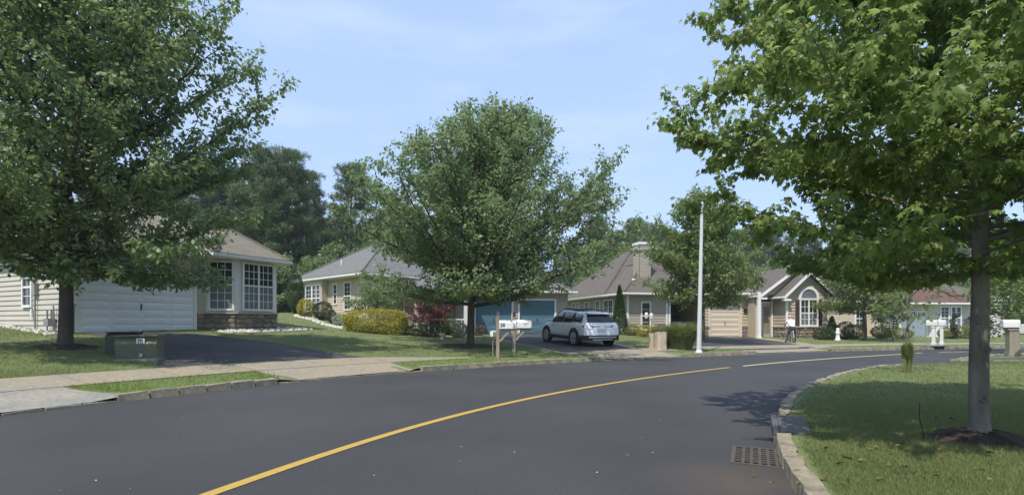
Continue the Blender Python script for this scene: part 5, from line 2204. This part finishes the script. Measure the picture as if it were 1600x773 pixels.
# bench beyond the hedge
bn = thing('bench', 'white slatted bench behind the low hedge', 'bench', at(655, 29.8), R(12))
for k in range(4):
    MB().box(-.6, .6, -.25 + k * .13, -.15 + k * .13, .44, .47).build('slat', WHITE, bn)
for k in range(3):
    MB().box(-.6, .6, .26, .29, .58 + k * .14, .67 + k * .14).build('back_slat', WHITE, bn)
for sx in (-.55, .55):
    for sy in (-.2, .25):
        MB().box(sx - .03, sx + .03, sy - .03, sy + .03, -.1, .44 if sy < 0 else .98).build('leg', WHITE, bn)
# white ornament right of the arched wing
orn = thing('garden_statue', 'small white garden ornament beside the arched window wing', 'garden ornament', at(1309, 31.2))
orn.scale = (.85, .85, .85)
MB().lathe([(.19, -.05), (.19, .06), (.14, .10), (.12, .45), (.17, .55), (.14, .62), (.09, .66), (.12, .74), (.09, .86), (0, .90)], 14).build('figure', PLASTW, orn, smooth=True)
# bent wire marker on the near lawn
wp = G(1446, 690)
mk = thing('wire_marker', 'thin dark bent wire stuck in the lawn left of the near trunk', 'wire marker', tuple(wp))
MB().tube([(0, 0, -.05), (-.03, 0, .12), (-.055, .01, .25), (-.05, .01, .40)], [.007, .006, .005, .004], 5).build('wire', BLACK, mk)
# pebbles and leaf litter in the road
mb = MB()
gq = random.Random(77)
for _ in range(16):
    q_ = flat(gq.uniform(60, 1240), gq.uniform(640, 771))
    if side_dist([q_], KL)[0] > -.2 or side_dist([q_], KR)[0] < .2:
        continue
    s_ = gq.uniform(.004, .010)
    mb.add([(q_[0] - s_, q_[1], .001), (q_[0], q_[1] - s_ * .7, .001), (q_[0] + s_, q_[1] + s_ * .2, .001), (q_[0] + s_ * .1, q_[1] + s_ * .8, .001), (q_[0], q_[1], .001 + s_ * .8)],
           [(0, 1, 4), (1, 2, 4), (2, 3, 4), (3, 0, 4)])
tag(mb.build('grit', ROCK), 'pale grit scattered on the asphalt', None, None, 'stuff')
# ------------------------------------------------------------------ cars
def make_car(label, loc, rz, paint, style):
    """loft of cross sections; x forward, y left"""
    root = thing('parked_car', label, 'car', loc, rz)
    if style == 'suv':
        #        x      low   top   wmax  wtop  belt
        st_ = [(-2.30, .46, .66, .80, .78, .60), (-2.27, .38, .92, .88, .83, .80), (-2.22, .34, 1.05, .92, .80, .98), (-2.14, .32, 1.10, .94, .76, 1.02),
               (-2.02, .31, 1.25, .945, .66, 1.05), (-1.86, .30, 1.44, .95, .60, 1.055), (-1.70, .30, 1.525, .955, .585, 1.05), (-1.3, .30, 1.575, .96, .60, 1.04), (-.6, .30, 1.63, .96, .625, 1.02),
               (0.0, .30, 1.645, .96, .63, 1.01), (.40, .30, 1.60, .96, .62, 1.005), (.62, .30, 1.52, .96, .62, 1.005), (.92, .30, 1.32, .96, .66, 1.01), (1.22, .31, 1.10, .96, .74, 1.01), (1.5, .31, 1.05, .95, .72, .97),
               (1.9, .32, .98, .92, .68, .90), (2.12, .34, .90, .86, .64, .82), (2.26, .38, .76, .76, .58, .70), (2.32, .46, .62, .66, .5, .56)]
        H_roof = 1.6
    else:
        st_ = [(-2.30, .42, .62, .76, .72, .56), (-2.27, .34, .88, .84, .76, .78), (-2.2, .30, .98, .88, .72, .90), (-1.75, .28, 1.03, .90, .68, .95), (-1.45, .28, 1.12, .905, .64, .96), (-1.05, .28, 1.32, .91, .58, .955),
               (-.7, .28, 1.41, .91, .57, .95), (-.1, .28, 1.44, .91, .57, .94), (.3, .28, 1.40, .91, .57, .93), (.7, .28, 1.22, .91, .6, .92), (1.1, .28, 1.0, .91, .68, .92), (1.6, .29, .93, .90, .66, .86), (2.0, .3, .85, .86, .62, .78), (2.22, .34, .72, .76, .56, .64), (2.3, .42, .58, .64, .5, .54)]
        H_roof = 1.4

    def sec(s):
        x, lo, top, wm, wt, be = s
        be = min(be, top - .03)
        pts = [(0, lo), (wm * .82, lo), (wm * .965, lo + .10), (wm, lo + (be - lo) * .45), (wm * .985, lo + (be - lo) * .72), (wm * .955, be)]
        e = top - .06 if top > be + .12 else be + (top - be) * .6
        pts += [(wt + (wm * .955 - wt) * .12, e), (wt * .86, top - .012), (wt * .45, top), (0, top + .006)]
        return [(x, p[0], p[1]) for p in pts]

    secs = [sec(s) for s in st_]
    xs = [s[0] for s in st_]
    nP = len(secs[0])
    vs, fs = [], []
    for s in secs:
        ring = s + [(p[0], -p[1], p[2]) for p in s[-2:0:-1]]
        vs += ring
    m_ = 2 * nP - 2
    for k in range(len(secs) - 1):
        for q in range(m_):
            fs.append((k * m_ + q, k * m_ + (q + 1) % m_, (k + 1) * m_ + (q + 1) % m_, (k + 1) * m_ + q))
    fs.append(tuple(range(m_)))
    fs.append(tuple(range((len(secs) - 1) * m_, len(secs) * m_)))
    mb = MB()
    mb.add(vs, fs)
    body = mb.build('body', paint, root, smooth=True)
    su = body.modifiers.new('smooth', 'SUBSURF')
    su.levels = su.render_levels = 1

    def side_pt(x, t, s, off=.012):
        """point on the upper side between belt (t=0) and roof edge (t=1)"""
        xx = np.array(xs)
        b = np.array([np.interp(x, xx, [q[5][c] for q in secs]) for c in range(3)])
        e = np.array([np.interp(x, xx, [q[6][c] for q in secs]) for c in range(3)])
        p = b * (1 - t) + e * t
        nrm = np.array([0, (e[2] - b[2]), -(e[1] - b[1])])
        nrm = nrm / (np.linalg.norm(nrm) + 1e-9)
        p = p + nrm * off
        return (x, p[1] * s, p[2])

    def side_glass(name, xa, xb, ta, tb, s, skew0=0, skew1=0):
        n = 6
        mb = MB()
        lo_ = [side_pt(xa + (xb - xa) * k / n, ta, s) for k in range(n + 1)]
        hi_ = [side_pt(xa + skew0 + (xb + skew1 - xa - skew0) * k / n, tb, s) for k in range(n + 1)]
        mb.add(lo_ + hi_, [(k, k + 1, n + 2 + k, n + 1 + k) for k in range(n)])
        o = mb.build(name, CARGLASS, root, smooth=True)
        sm = o.modifiers.new('thick', 'SOLIDIFY'); sm.thickness = .01; sm.offset = 0
        return o

    if style == 'suv':
        for s in (1, -1):
            side_glass('window', -.12, .92, .06, .93, s, .0, -.52)
            side_glass('window', -1.12, -.17, .06, .94, s)
            side_glass('window', -1.95, -1.17, .10, .92, s, .22, .0)
        # rear window under the spoiler
        mb = MB()
        mb.add([(-2.165, .72, 1.10), (-2.165, -.72, 1.10), (-1.87, -.57, 1.43), (-1.87, .57, 1.43), (-2.195, 0, 1.10), (-1.90, 0, 1.445)], [(0, 4, 5, 3), (4, 1, 2, 5)])
        o = mb.build('rear_window', CARGLASS, root)
        sm = o.modifiers.new('thick', 'SOLIDIFY'); sm.thickness = .03; sm.offset = 0
        mb = MB()
        mb.prism([(-1.68, -.57, 1.50), (-2.02, -.55, 1.455), (-2.02, .55, 1.455), (-1.68, .57, 1.50)], (0, 0, .042))
        mb.build('spoiler', paint, root, bevel=.01)
        mb = MB()
        mb.add([(.62, .56, 1.54), (.62, -.56, 1.54), (1.2, -.68, 1.13), (1.2, .68, 1.13)], [(0, 1, 2, 3)])
        o = mb.build('windshield', CARGLASS, root)
        sm = o.modifiers.new('thick', 'SOLIDIFY'); sm.thickness = .05; sm.offset = 0
        MB().box(-1.1, .2, -.5, .5, 1.642, 1.672).build('sunroof', CARGLASS, root)
        for s in (1, -1):
            mb = MB()
            mb.tube([(-1.55, .54 * s, 1.56), (-1.42, .545 * s, 1.625), (.1, .575 * s, 1.71), (.3, .57 * s, 1.64)], .018, 6)
            mb.build('roof_rail', BLACK, root)
            # tail lamp
            mb = MB()
            mb.prism([(-2.285, .46 * s, .87), (-2.285, .46 * s, .945), (-2.20, .90 * s, .955), (-2.14, .935 * s, .95), (-2.14, .935 * s, .88), (-2.20, .90 * s, .87)], (.02, 0, 0))
            mb.build('tail_light', TAIL, root)
            mb = MB()
            mb.box(-2.29, -2.26, min(.12 * s, .46 * s), max(.12 * s, .46 * s), .895, .935)
            mb.box(-2.295, -2.265, min(.45 * s, .80 * s), max(.45 * s, .80 * s), .80, .815)
            mb.build('lamp_trim', SILVER, root)
            # mirror
            mb = MB()
            mb.box(.72, .86, .93 * s if s > 0 else -1.12, 1.12 if s > 0 else .93 * s, 1.03, 1.17)
            mb.build('side_mirror', paint, root, bevel=.03)
            # sill cladding
            mb = MB()
            mb.box(-1.0, 1.05, min(.90 * s, .972 * s), max(.90 * s, .972 * s), .26, .42)
            mb.build('sill', BLACK, root, bevel=.02)
            mb = MB()
            mb.box(-.9, 1.0, min(.972 * s, .982 * s), max(.972 * s, .982 * s), .44, .46)
            mb.build('side_trim', SILVER, root)
            for xx in (-.25, .75):
                MB().box(xx - .22, xx - .04, min(.955 * s, .985 * s), max(.955 * s, .985 * s), .86, .885).build('door_handle', SILVER, root, bevel=.006)
        mb = MB()
        mb.prism([(-2.34, -.78, .30), (-2.28, -.93, .32), (-1.95, -.97, .34), (-1.95, -.97, .50), (-2.28, -.93, .56), (-2.34, -.78, .58),
                  (-2.345, .78, .58), (-2.28, .93, .56), (-1.95, .97, .50), (-1.95, .97, .34), (-2.28, .93, .32), (-2.34, .78, .30)], (.001, 0, 0)) if False else None
        for (z0_, z1_, xo, m__, nm) in ((.28, .52, -2.325, BLACK, 'bumper'), (.40, .46, -2.34, SILVER, 'bumper_trim'), (.30, .34, -2.335, SILVER, 'skid_plate')):
            ww = .95 if nm == 'bumper' else (.82 if nm == 'bumper_trim' else .6)
            mb = MB()
            mb.prism([(xo, -ww * .86, z0_), (xo, ww * .86, z0_), (xo + .12, ww, z0_), (xo + .38 if nm == 'bumper' else xo + .13, ww * 1.01, z0_), (xo + .38 if nm == 'bumper' else xo + .13, -ww * 1.01, z0_), (xo + .12, -ww, z0_)], (0, 0, z1_ - z0_))
            mb.build(nm, m__, root, bevel=.015)
        MB().box(-2.298, -2.25, -.27, .27, .66, .80).build('plate_recess', mat('blank plate', (.62, .62, .64), .5, .03, 4), root)
        wb, wr, wy = (-1.38, 1.36), .375, .87
    else:
        for s in (1, -1):
            side_glass('window', -.9, .8, .06, .92, s, .25, -.45)
            mb = MB()
            mb.prism([(-2.285, .38 * s, .74), (-2.285, .38 * s, .86), (-2.2, .82 * s, .88), (-2.2, .82 * s, .74)], (.03, 0, 0))
            mb.build('tail_light', TAIL, root)
        mb = MB()
        mb.add([(-1.5, .60, 1.10), (-1.5, -.60, 1.10), (-.95, -.52, 1.37), (-.95, .52, 1.37)], [(0, 1, 2, 3)])
        o = mb.build('rear_window', CARGLASS, root)
        sm = o.modifiers.new('thick', 'SOLIDIFY'); sm.thickness = .04; sm.offset = 0
        MB().box(-2.31, -2.26, -.26, .26, .66, .78).build('plate_recess', PLASTW, root)
        MB().box(-2.30, -2.2, -.7, .7, .875, .90).build('trunk_trim', SILVER, root)
        MB().box(-2.33, -2.1, -.82, .82, .30, .50).build('bumper', paint, root, bevel=.03)
        wb, wr, wy = (-1.4, 1.35), .33, .82
    for x in wb:
        for s in (1, -1):
            mb = MB()
            mb.lathe([(wr + .085, .955 * s), (wr + .085, .968 * s), (wr + .01, .968 * s), (wr + .01, .80 * s), (0, .80 * s)], 28, 'y', (x, 0, wr))
            mb.build('wheel_arch', BLACK, root, smooth=False)
            wroot = MB().lathe([(wr * .66, (wy - .08) * s), (wr * .97, (wy - .09) * s), (wr, (wy - .05) * s), (wr, (wy + .07) * s), (wr * .96, (wy + .108) * s), (wr * .72, (wy + .112) * s), (wr * .68, (wy + .07) * s)], 28, 'y', (x, 0, wr)).build('wheel', RUBBER, root, smooth=True)
            mb = MB()
            mb.lathe([(wr * .68, (wy + .06) * s), (wr * .72, (wy + .112) * s), (wr * .66, (wy + .112) * s), (wr * .64, (wy + .06) * s)], 24, 'y', (x, 0, wr))
            for k in range(5):
                for dl in (-.13, .13):
                    a_ = 2 * PI * k / 5 + .3
                    ca, sa = math.cos(a_ + dl), math.sin(a_ + dl)
                    c0, s0 = math.cos(a_ + dl * .6), math.sin(a_ + dl * .6)
                    px_, pz_ = -sa * .022, ca * .022
                    y0_, y1_ = (wy + .075) * s, (wy + .105) * s
                    a0 = (x + c0 * .04, wr + s0 * .04); a1 = (x + ca * wr * .68, wr + sa * wr * .68)
                    mb.prism([(a0[0] - px_, y0_, a0[1] - pz_), (a0[0] + px_, y0_, a0[1] + pz_), (a1[0] + px_, y0_, a1[1] + pz_), (a1[0] - px_, y0_, a1[1] - pz_)], (0, y1_ - y0_, 0))
            mb.lathe([(.06, (wy + .07) * s), (.06, (wy + .11) * s), (0, (wy + .112) * s)], 12, 'y', (x, 0, wr))
            mb.build('rim', RIM, wroot)
            MB().lathe([(wr * .66, (wy + .05) * s), (0, (wy + .05) * s)], 20, 'y', (x, 0, wr)).build('brake_disc', BLACK, wroot)
    return root


# SUV : mid of its two rear wheels' ground points
cw1, cw2 = G(901, 538.4), G(948, 540)
car_rz = R(90 + 23)
cpos = G(924, 539.5)
hd = Vector((math.cos(car_rz), math.sin(car_rz)))
cc = (cpos.x + hd.x * 1.38, cpos.y + hd.y * 1.38)
zc0, zc1 = tz(cc[0] - hd.x * 1.38, cc[1] - hd.y * 1.38), tz(cc[0] + hd.x * 1.38, cc[1] + hd.y * 1.38)
suv = make_car('white crossover car with black roof rails parked on the blue garage drive', (cc[0], cc[1], (zc0 + zc1) / 2 + .012), car_rz, PAINTW, 'suv')
suv.rotation_euler = Vector((0, -math.atan2(zc1 - zc0, 2.76), car_rz))
# dark car inside the open garage
HC = Matrix.Translation((cx_, cy_, cz)) @ Matrix.Rotation(TH_C, 4, 'Z')
gp2 = HC @ Vector((4.4, 2.62, -.28))
make_car('dark sedan parked inside the open garage', tuple(gp2), TH_C + R(90), PAINTD, 'sedan')
# white car half hidden behind the near trunk
x, y = W(1539, 50)
dup(suv, (x, y, tz(x, y) + .01), R(48), 'white car mostly hidden behind the near right trunk')

# ------------------------------------------------------------------ person leaning over a bicycle
pb = G(1238, 535.0)


def skin_body(pts, edges, rad, sub=2):
    me = bpy.data.meshes.new('body')
    me.from_pydata([tuple(p) for p in pts], edges, [])
    o = bpy.data.objects.new('body', me)
    COL.objects.link(o)
    sk = o.modifiers.new('skin', 'SKIN')
    sk.use_smooth_shade = True
    ss = o.modifiers.new('sub', 'SUBSURF')
    ss.levels = ss.render_levels = sub
    for k, r_ in enumerate(rad):
        v = me.skin_vertices[0].data[k]
        v.radius = r_ if isinstance(r_, tuple) else (r_, r_)
        v.use_root = (k == 0)
    dg = bpy.context.evaluated_depsgraph_get()
    ev = o.evaluated_get(dg)
    out = bpy.data.meshes.new_from_object(ev)
    bpy.data.objects.remove(o)
    return out


PSC = .91
per_rz = R(-14)     # faces away from the road, along +y in its own frame
per = thing('person', 'grey haired person in white shirt and dark trousers leaning over a bicycle', 'person', tuple(pb), per_rz)
per.scale = (PSC,) * 3
# joints in metres, y forward, x right
J = dict(pel=(0, 0, .93), sp=(0, .14, 1.12), ch=(0, .30, 1.30), nk=(0, .42, 1.40), hd0=(0, .47, 1.46), hd1=(0, .52, 1.56), hd2=(0, .53, 1.64),
         sL=(-.19, .33, 1.33), eL=(-.27, .52, 1.12), wL=(-.24, .74, 1.02), hL=(-.24, .81, 1.00),
         sR=(.19, .33, 1.33), eR=(.27, .52, 1.12), wR=(.24, .74, 1.02), hR=(.24, .81, 1.00),
         pL=(-.10, 0, .88), kL=(-.24, .06, .47), aL=(-.36, -.06, .09), tL=(-.38, .12, .04),
         pR=(.10, 0, .88), kR=(.17, .13, .50), aR=(.15, -.02, .13), tR_=(.15, .17, .09))
names = list(J)
ix = {k: q for q, k in enumerate(names)}
pts = [Vector(J[k]) for k in names]
rad = dict(pel=(.155, .12), sp=(.145, .11), ch=(.165, .11), nk=.06, hd0=.055, hd1=(.078, .095), hd2=(.065, .078), sL=.07, eL=.048, wL=.033, hL=(.04, .022),
           sR=.07, eR=.048, wR=.033, hR=(.04, .022), pL=.10, kL=.066, aL=.05, tL=(.045, .035), pR=.10, kR=.066, aR=.05, tR_=(.045, .035))
ed = [('pel', 'sp'), ('sp', 'ch'), ('ch', 'nk'), ('nk', 'hd0'), ('hd0', 'hd1'), ('hd1', 'hd2'), ('ch', 'sL'), ('sL', 'eL'), ('eL', 'wL'), ('wL', 'hL'), ('ch', 'sR'), ('sR', 'eR'), ('eR', 'wR'), ('wR', 'hR'),
      ('pel', 'pL'), ('pL', 'kL'), ('kL', 'aL'), ('aL', 'tL'), ('pel', 'pR'), ('pR', 'kR'), ('kR', 'aR'), ('aR', 'tR_')]
# fingers
for s, sd in (('L', -1), ('R', 1)):
    hnd = Vector(J['h' + s])
    for q in range(5):
        off = Vector((sd * (-.034 + q * .017), .0, 0)) if q < 4 else Vector((-sd * .04, -.03, .0))
        a_ = hnd + off + Vector((0, .035, -.002)) if q < 4 else hnd + off + Vector((-sd * .01, .02, -.005))
        b_ = a_ + (Vector((0, .026, -.02 - .004 * q)) if q < 4 else Vector((sd * .0, .03, -.015)))
        for nm_, p_ in (('f%s%d' % (s, q), a_), ('g%s%d' % (s, q), b_)):
            ix[nm_] = len(pts); names.append(nm_); pts.append(p_); rad[nm_] = .009
        ed += [('h' + s, 'f%s%d' % (s, q)), ('f%s%d' % (s, q), 'g%s%d' % (s, q))]
me = skin_body(pts, [(ix[a_], ix[b_]) for a_, b_ in ed], [rad[k] for k in names], 2)
regions = {'pel': 1, 'sp': 0, 'ch': 0, 'nk': 2, 'hd0': 2, 'hd1': 2, 'hd2': 2, 'sL': 0, 'eL': 0, 'sR': 0, 'eR': 0, 'pL': 1, 'kL': 1, 'pR': 1, 'kR': 1, 'aL': 1, 'aR': 1, 'tL': 3, 'tR_': 3}
for m_ in (SHIRT, TROUS, SKIN, BLACK):
    me.materials.append(m_)
segs = [(Vector(pts[ix[a_]]), Vector(pts[ix[b_]]), a_, b_) for a_, b_ in ed]
for p in me.polygons:
    c = p.center
    best, lab = 9, 2
    for a_, b_, na, nb_ in segs:
        t = max(0, min(1, (c - a_).dot(b_ - a_) / max(1e-9, (b_ - a_).length_squared)))
        dd = (c - a_.lerp(b_, t)).length
        if dd < best:
            best = dd
            if (na, nb_) in (('pel', 'sp'),):
                lab = 1 if t < .18 else 0
            elif na == 'ch' and nb_ == 'nk':
                lab = 0 if t < .8 else 2
            elif na in ('sL', 'sR'):
                lab = 0 if t < .75 else 2
            elif na in ('aL', 'aR'):
                lab = 3
            elif na == 'pel' or na[0] in 'pk':
                lab = 1
            elif na in ('ch', 'sp'):
                lab = 0
            else:
                lab = 2
    p.material_index = lab
body = bpy.data.objects.new('body', me)
link(body, per)
mb = MB(Matrix.Translation((0, .525, 1.60)))
hv, hf = [], []
for q in range(6):
    th = PI / 2 * q / 5 * 1.15
    for k in range(14):
        a_ = 2 * PI * k / 14
        hv.append((.098 * math.sin(th) * math.cos(a_), .108 * math.sin(th) * math.sin(a_) - .012, .108 * math.cos(th)))
for q in range(5):
    for k in range(14):
        hf.append((q * 14 + k, q * 14 + (k + 1) % 14, (q + 1) * 14 + (k + 1) % 14, (q + 1) * 14 + k))
mb.add(hv, hf)
mb.build('hair', HAIR, per, smooth=True)

# the bicycle stands between the legs, heading the same way
bk = thing('bicycle', 'bicycle with pale frame under the leaning person', 'bicycle', tuple(pb), per_rz)
bk.scale = (PSC,) * 3
for nm_, yy in (('wheel', -.30), ('wheel', .76)):
    mb = MB()
    n = 26
    for k in range(n):
        a0, a1 = 2 * PI * k / n, 2 * PI * (k + 1) / n
        mb.tube([(.02, yy + .31 * math.cos(a0), .33 + .31 * math.sin(a0)), (.02, yy + .31 * math.cos(a1), .33 + .31 * math.sin(a1))], .022, 6, cap=False)
    wv = mb.build(nm_, RUBBER, bk, smooth=True)
    mb = MB()
    for k in range(14):
        a0 = 2 * PI * k / 14
        mb.tube([(.02, yy, .33), (.02, yy + .3 * math.cos(a0), .33 + .3 * math.sin(a0))], .004, 4, cap=False)
    mb.tube([(-.03, yy, .33), (.07, yy, .33)], .022, 8)
    mb.build('spokes', STEEL, wv)
mb = MB()
fp_ = [((.02, -.30, .33), (.02, -.08, .80)), ((.02, -.30, .33), (.02, .12, .30)), ((.02, .12, .30), (.02, -.08, .80)), ((.02, .12, .30), (.02, .56, .78)), ((.02, -.05, .76), (.02, .55, .84)), ((.02, .54, .92), (.02, .76, .33))]
for a_, b_ in fp_:
    mb.tube([a_, b_], .022, 7)
mb.build('frame', PLASTW, bk)
mb = MB()
mb.tube([(-.30, .76, 1.0), (-.12, .70, 1.0), (.02, .60, .97), (.16, .70, 1.0), (.34, .76, 1.0)], .014, 7).tube([(.02, .54, .88), (.02, .58, .97)], .016, 7)
mb.build('handlebar', BLACK, bk)
mb = MB()
mb.prism([(-.06, -.22, .84), (.10, -.22, .84), (.045, .06, .84), (-.005, .06, .84)], (0, 0, .05))
mb.build('saddle', BLACK, bk, bevel=.015)
mb = MB()
mb.tube([(-.06, .12, .30), (.10, .12, .30)], .018, 7).box(-.14, -.05, .06, .16, .19, .22).box(.09, .20, .08, .18, .40, .43).tube([(-.06, .12, .3), (-.07, .11, .2)], .012, 6).tube([(.10, .12, .3), (.11, .13, .41)], .012, 6)
mb.build('pedals', BLACK, bk)

# ------------------------------------------------------------------ grass blades


def inside(P_, poly):
    x, y = P_[:, 0], P_[:, 1]
    c = np.zeros(len(P_), bool)
    n = len(poly)
    j = n - 1
    for k in range(n):
        xi, yi = poly[k]
        xj, yj = poly[j]
        if yi != yj:
            c ^= ((yi > y) != (yj > y)) & (x < (xj - xi) * (y - yi) / (yj - yi) + xi)
        j = k
    return c


def blades(name, label, n, dmin, dmax, side, m, hgt, slim=(0, 99), xr=(-.62, .62), wk=1.0):
    """short blades: density falls with distance, blade width grows a little with it"""
    u = rng.random(n)
    d = 1 / (1 / dmax + u * (1 / dmin - 1 / dmax))       # ~ constant per picture row
    px = rng.uniform(CX + xr[0] * 1600, CX + xr[1] * 1600, n)
    P_ = np.stack([(px - CX) * d / F, d], 1)
    s = side_fast(P_, KL) if side > 0 else -side_fast(P_, KR)
    ok = (s > .17 + .1 * rng.random(n)) & (s > slim[0]) & (s < slim[1])
    P_, d = P_[ok], d[ok]
    keep = np.ones(len(P_), bool)
    for poly in PAVED:
        keep &= ~inside(P_, poly)
    P_, d = P_[keep], d[keep]
    n = len(P_)
    z = terrain(P_, fast=True)
    a_ = rng.uniform(0, 6.283, n)
    cl = .5 + .5 * np.sin(P_[:, 0] * 3.1 + 2 * np.sin(P_[:, 1] * 1.3)) * np.sin(P_[:, 1] * 2.7 + np.sin(P_[:, 0] * 1.9))
    h = hgt * rng.uniform(.45, 1.1, n) * (.75 + .5 * cl)
    w = np.maximum(.0035, .00042 * d) * wk
    base = np.stack([P_[:, 0], P_[:, 1], z - .005], 1)
    sd = np.stack([np.cos(a_), np.sin(a_), np.zeros(n)], 1) * w[:, None]
    ln_ = rng.normal(0, .45, (n, 2)) * h[:, None]
    tip = base + np.concatenate([ln_, h[:, None]], 1)
    V = np.stack([base - sd, base + sd, tip], 1).reshape(-1, 3)
    tone = np.clip(rng.normal(.42, .2, n) + .28 * (cl - .5) + .12 * np.sin(P_[:, 0] * .8) * np.sin(P_[:, 1] * .9), 0, 1)
    dry = np.sin(P_[:, 0] * .55 + 1.1 + .8 * np.sin(P_[:, 1] * .43)) * np.sin(P_[:, 1] * .61 + np.sin(P_[:, 0] * .9))
    tone = np.minimum(tone, .8) + .28 * np.clip(dry - .35 + .25 * rng.random(n), 0, .8)
    o = np_mesh(name, V, 3, m, np.clip(tone, 0, 1))
    return tag(o, label, 'grass', None, 'stuff')


blades('grass', 'short mown grass of the near right lawn', 260000, 3.6, 17, -1, GRASSM, .055, xr=(.16, .62))
blades('grass', 'far right mown grass beyond the side drive', 30000, 15, 26, -1, GRASSM, .06, xr=(.2, .62))
blades('grass', 'lush bright grass of the verge between kerb and sidewalk', 330000, 7.5, 34, 1, LUSH, .075, slim=(.15, 1.5), wk=1.1)
blades('grass', 'mown grass of the lawns before the houses', 420000, 9, 44, 1, GRASSM, .06, slim=(1.5, 40))
# fallen leaves on the near lawn and along the near kerb
n_ = 150
d_ = 1 / (1 / 12 + rng.random(n_) * (1 / 3.9 - 1 / 12))
P_ = np.stack([(rng.uniform(1180, 1640, n_) - CX) * d_ / F, d_], 1)
ok_ = -side_dist(P_, KR) > -.35
P_ = P_[ok_]
Zl = terrain(P_) + np.where(-side_dist(P_, KR) > .1, .045, .012)
P3 = np.concatenate([P_, Zl[:, None]], 1)
V, Fi, tone = leaves(P3, rand_unit(len(P3)) * np.array([1, 1, .15]), .055, 0.0, 'maple', .3)
V[:, 2] = np.maximum(V[:, 2], np.repeat(Zl, len(MAPLE_T)) - .012)
tag(np_mesh('fallen_leaves', V, Fi, leaf_mat('fallen leaf', (0.07, 0.06, 0.022), (0.17, 0.15, 0.05), .1, .7), tone), 'fallen maple leaves on the near lawn', None, None, 'stuff')
# knots on the near trunk
near = [o for o in scene.objects if o.get('label', '').startswith('big near maple')][0]
tk = [c for c in near.children if c.name.startswith('trunk')][0]
for (an, hz_, rr_) in ((-1.9, .44, .032), (-1.2, .95, .022), (-2.3, 1.25, .028)):
    c_, s_ = math.cos(an), math.sin(an)
    mb = MB(Matrix.Translation((c_ * .082, s_ * .082, hz_)) @ Vector((c_, s_, 0)).to_track_quat('Z', 'Y').to_matrix().to_4x4())
    mb.lathe([(rr_ * 1.5, -.02), (rr_ * 1.1, .008), (rr_ * .75, .016), (rr_ * .45, .004), (0, -.002)], 12)
    mb.build('knot', BARK2, tk, smooth=True)
# ------------------------------------------------------------------ thin summer haze
hz = bpy.data.materials.new('haze')
hz.use_nodes = True
hz.node_tree.nodes.clear()
ho = hz.node_tree.nodes.new('ShaderNodeOutputMaterial')
hv = hz.node_tree.nodes.new('ShaderNodeVolumePrincipled')
hv.inputs['Color'].default_value = (0.86, 0.92, 1.0, 1)
hv.inputs['Density'].default_value = 0.0005
hv.inputs['Anisotropy'].default_value = 0.0
hz.node_tree.links.new(hv.outputs['Volume'], ho.inputs['Volume'])
zmin = min(v.co.z for v in ground.data.vertices) - 1
o = MB().box(-1650, 1650, -1650, 1650, zmin, 26).build('haze', hz)
tag(o, kind='stuff')
for o in scene.objects:
    if o.get('n_leaf'):
        del o['n_leaf']
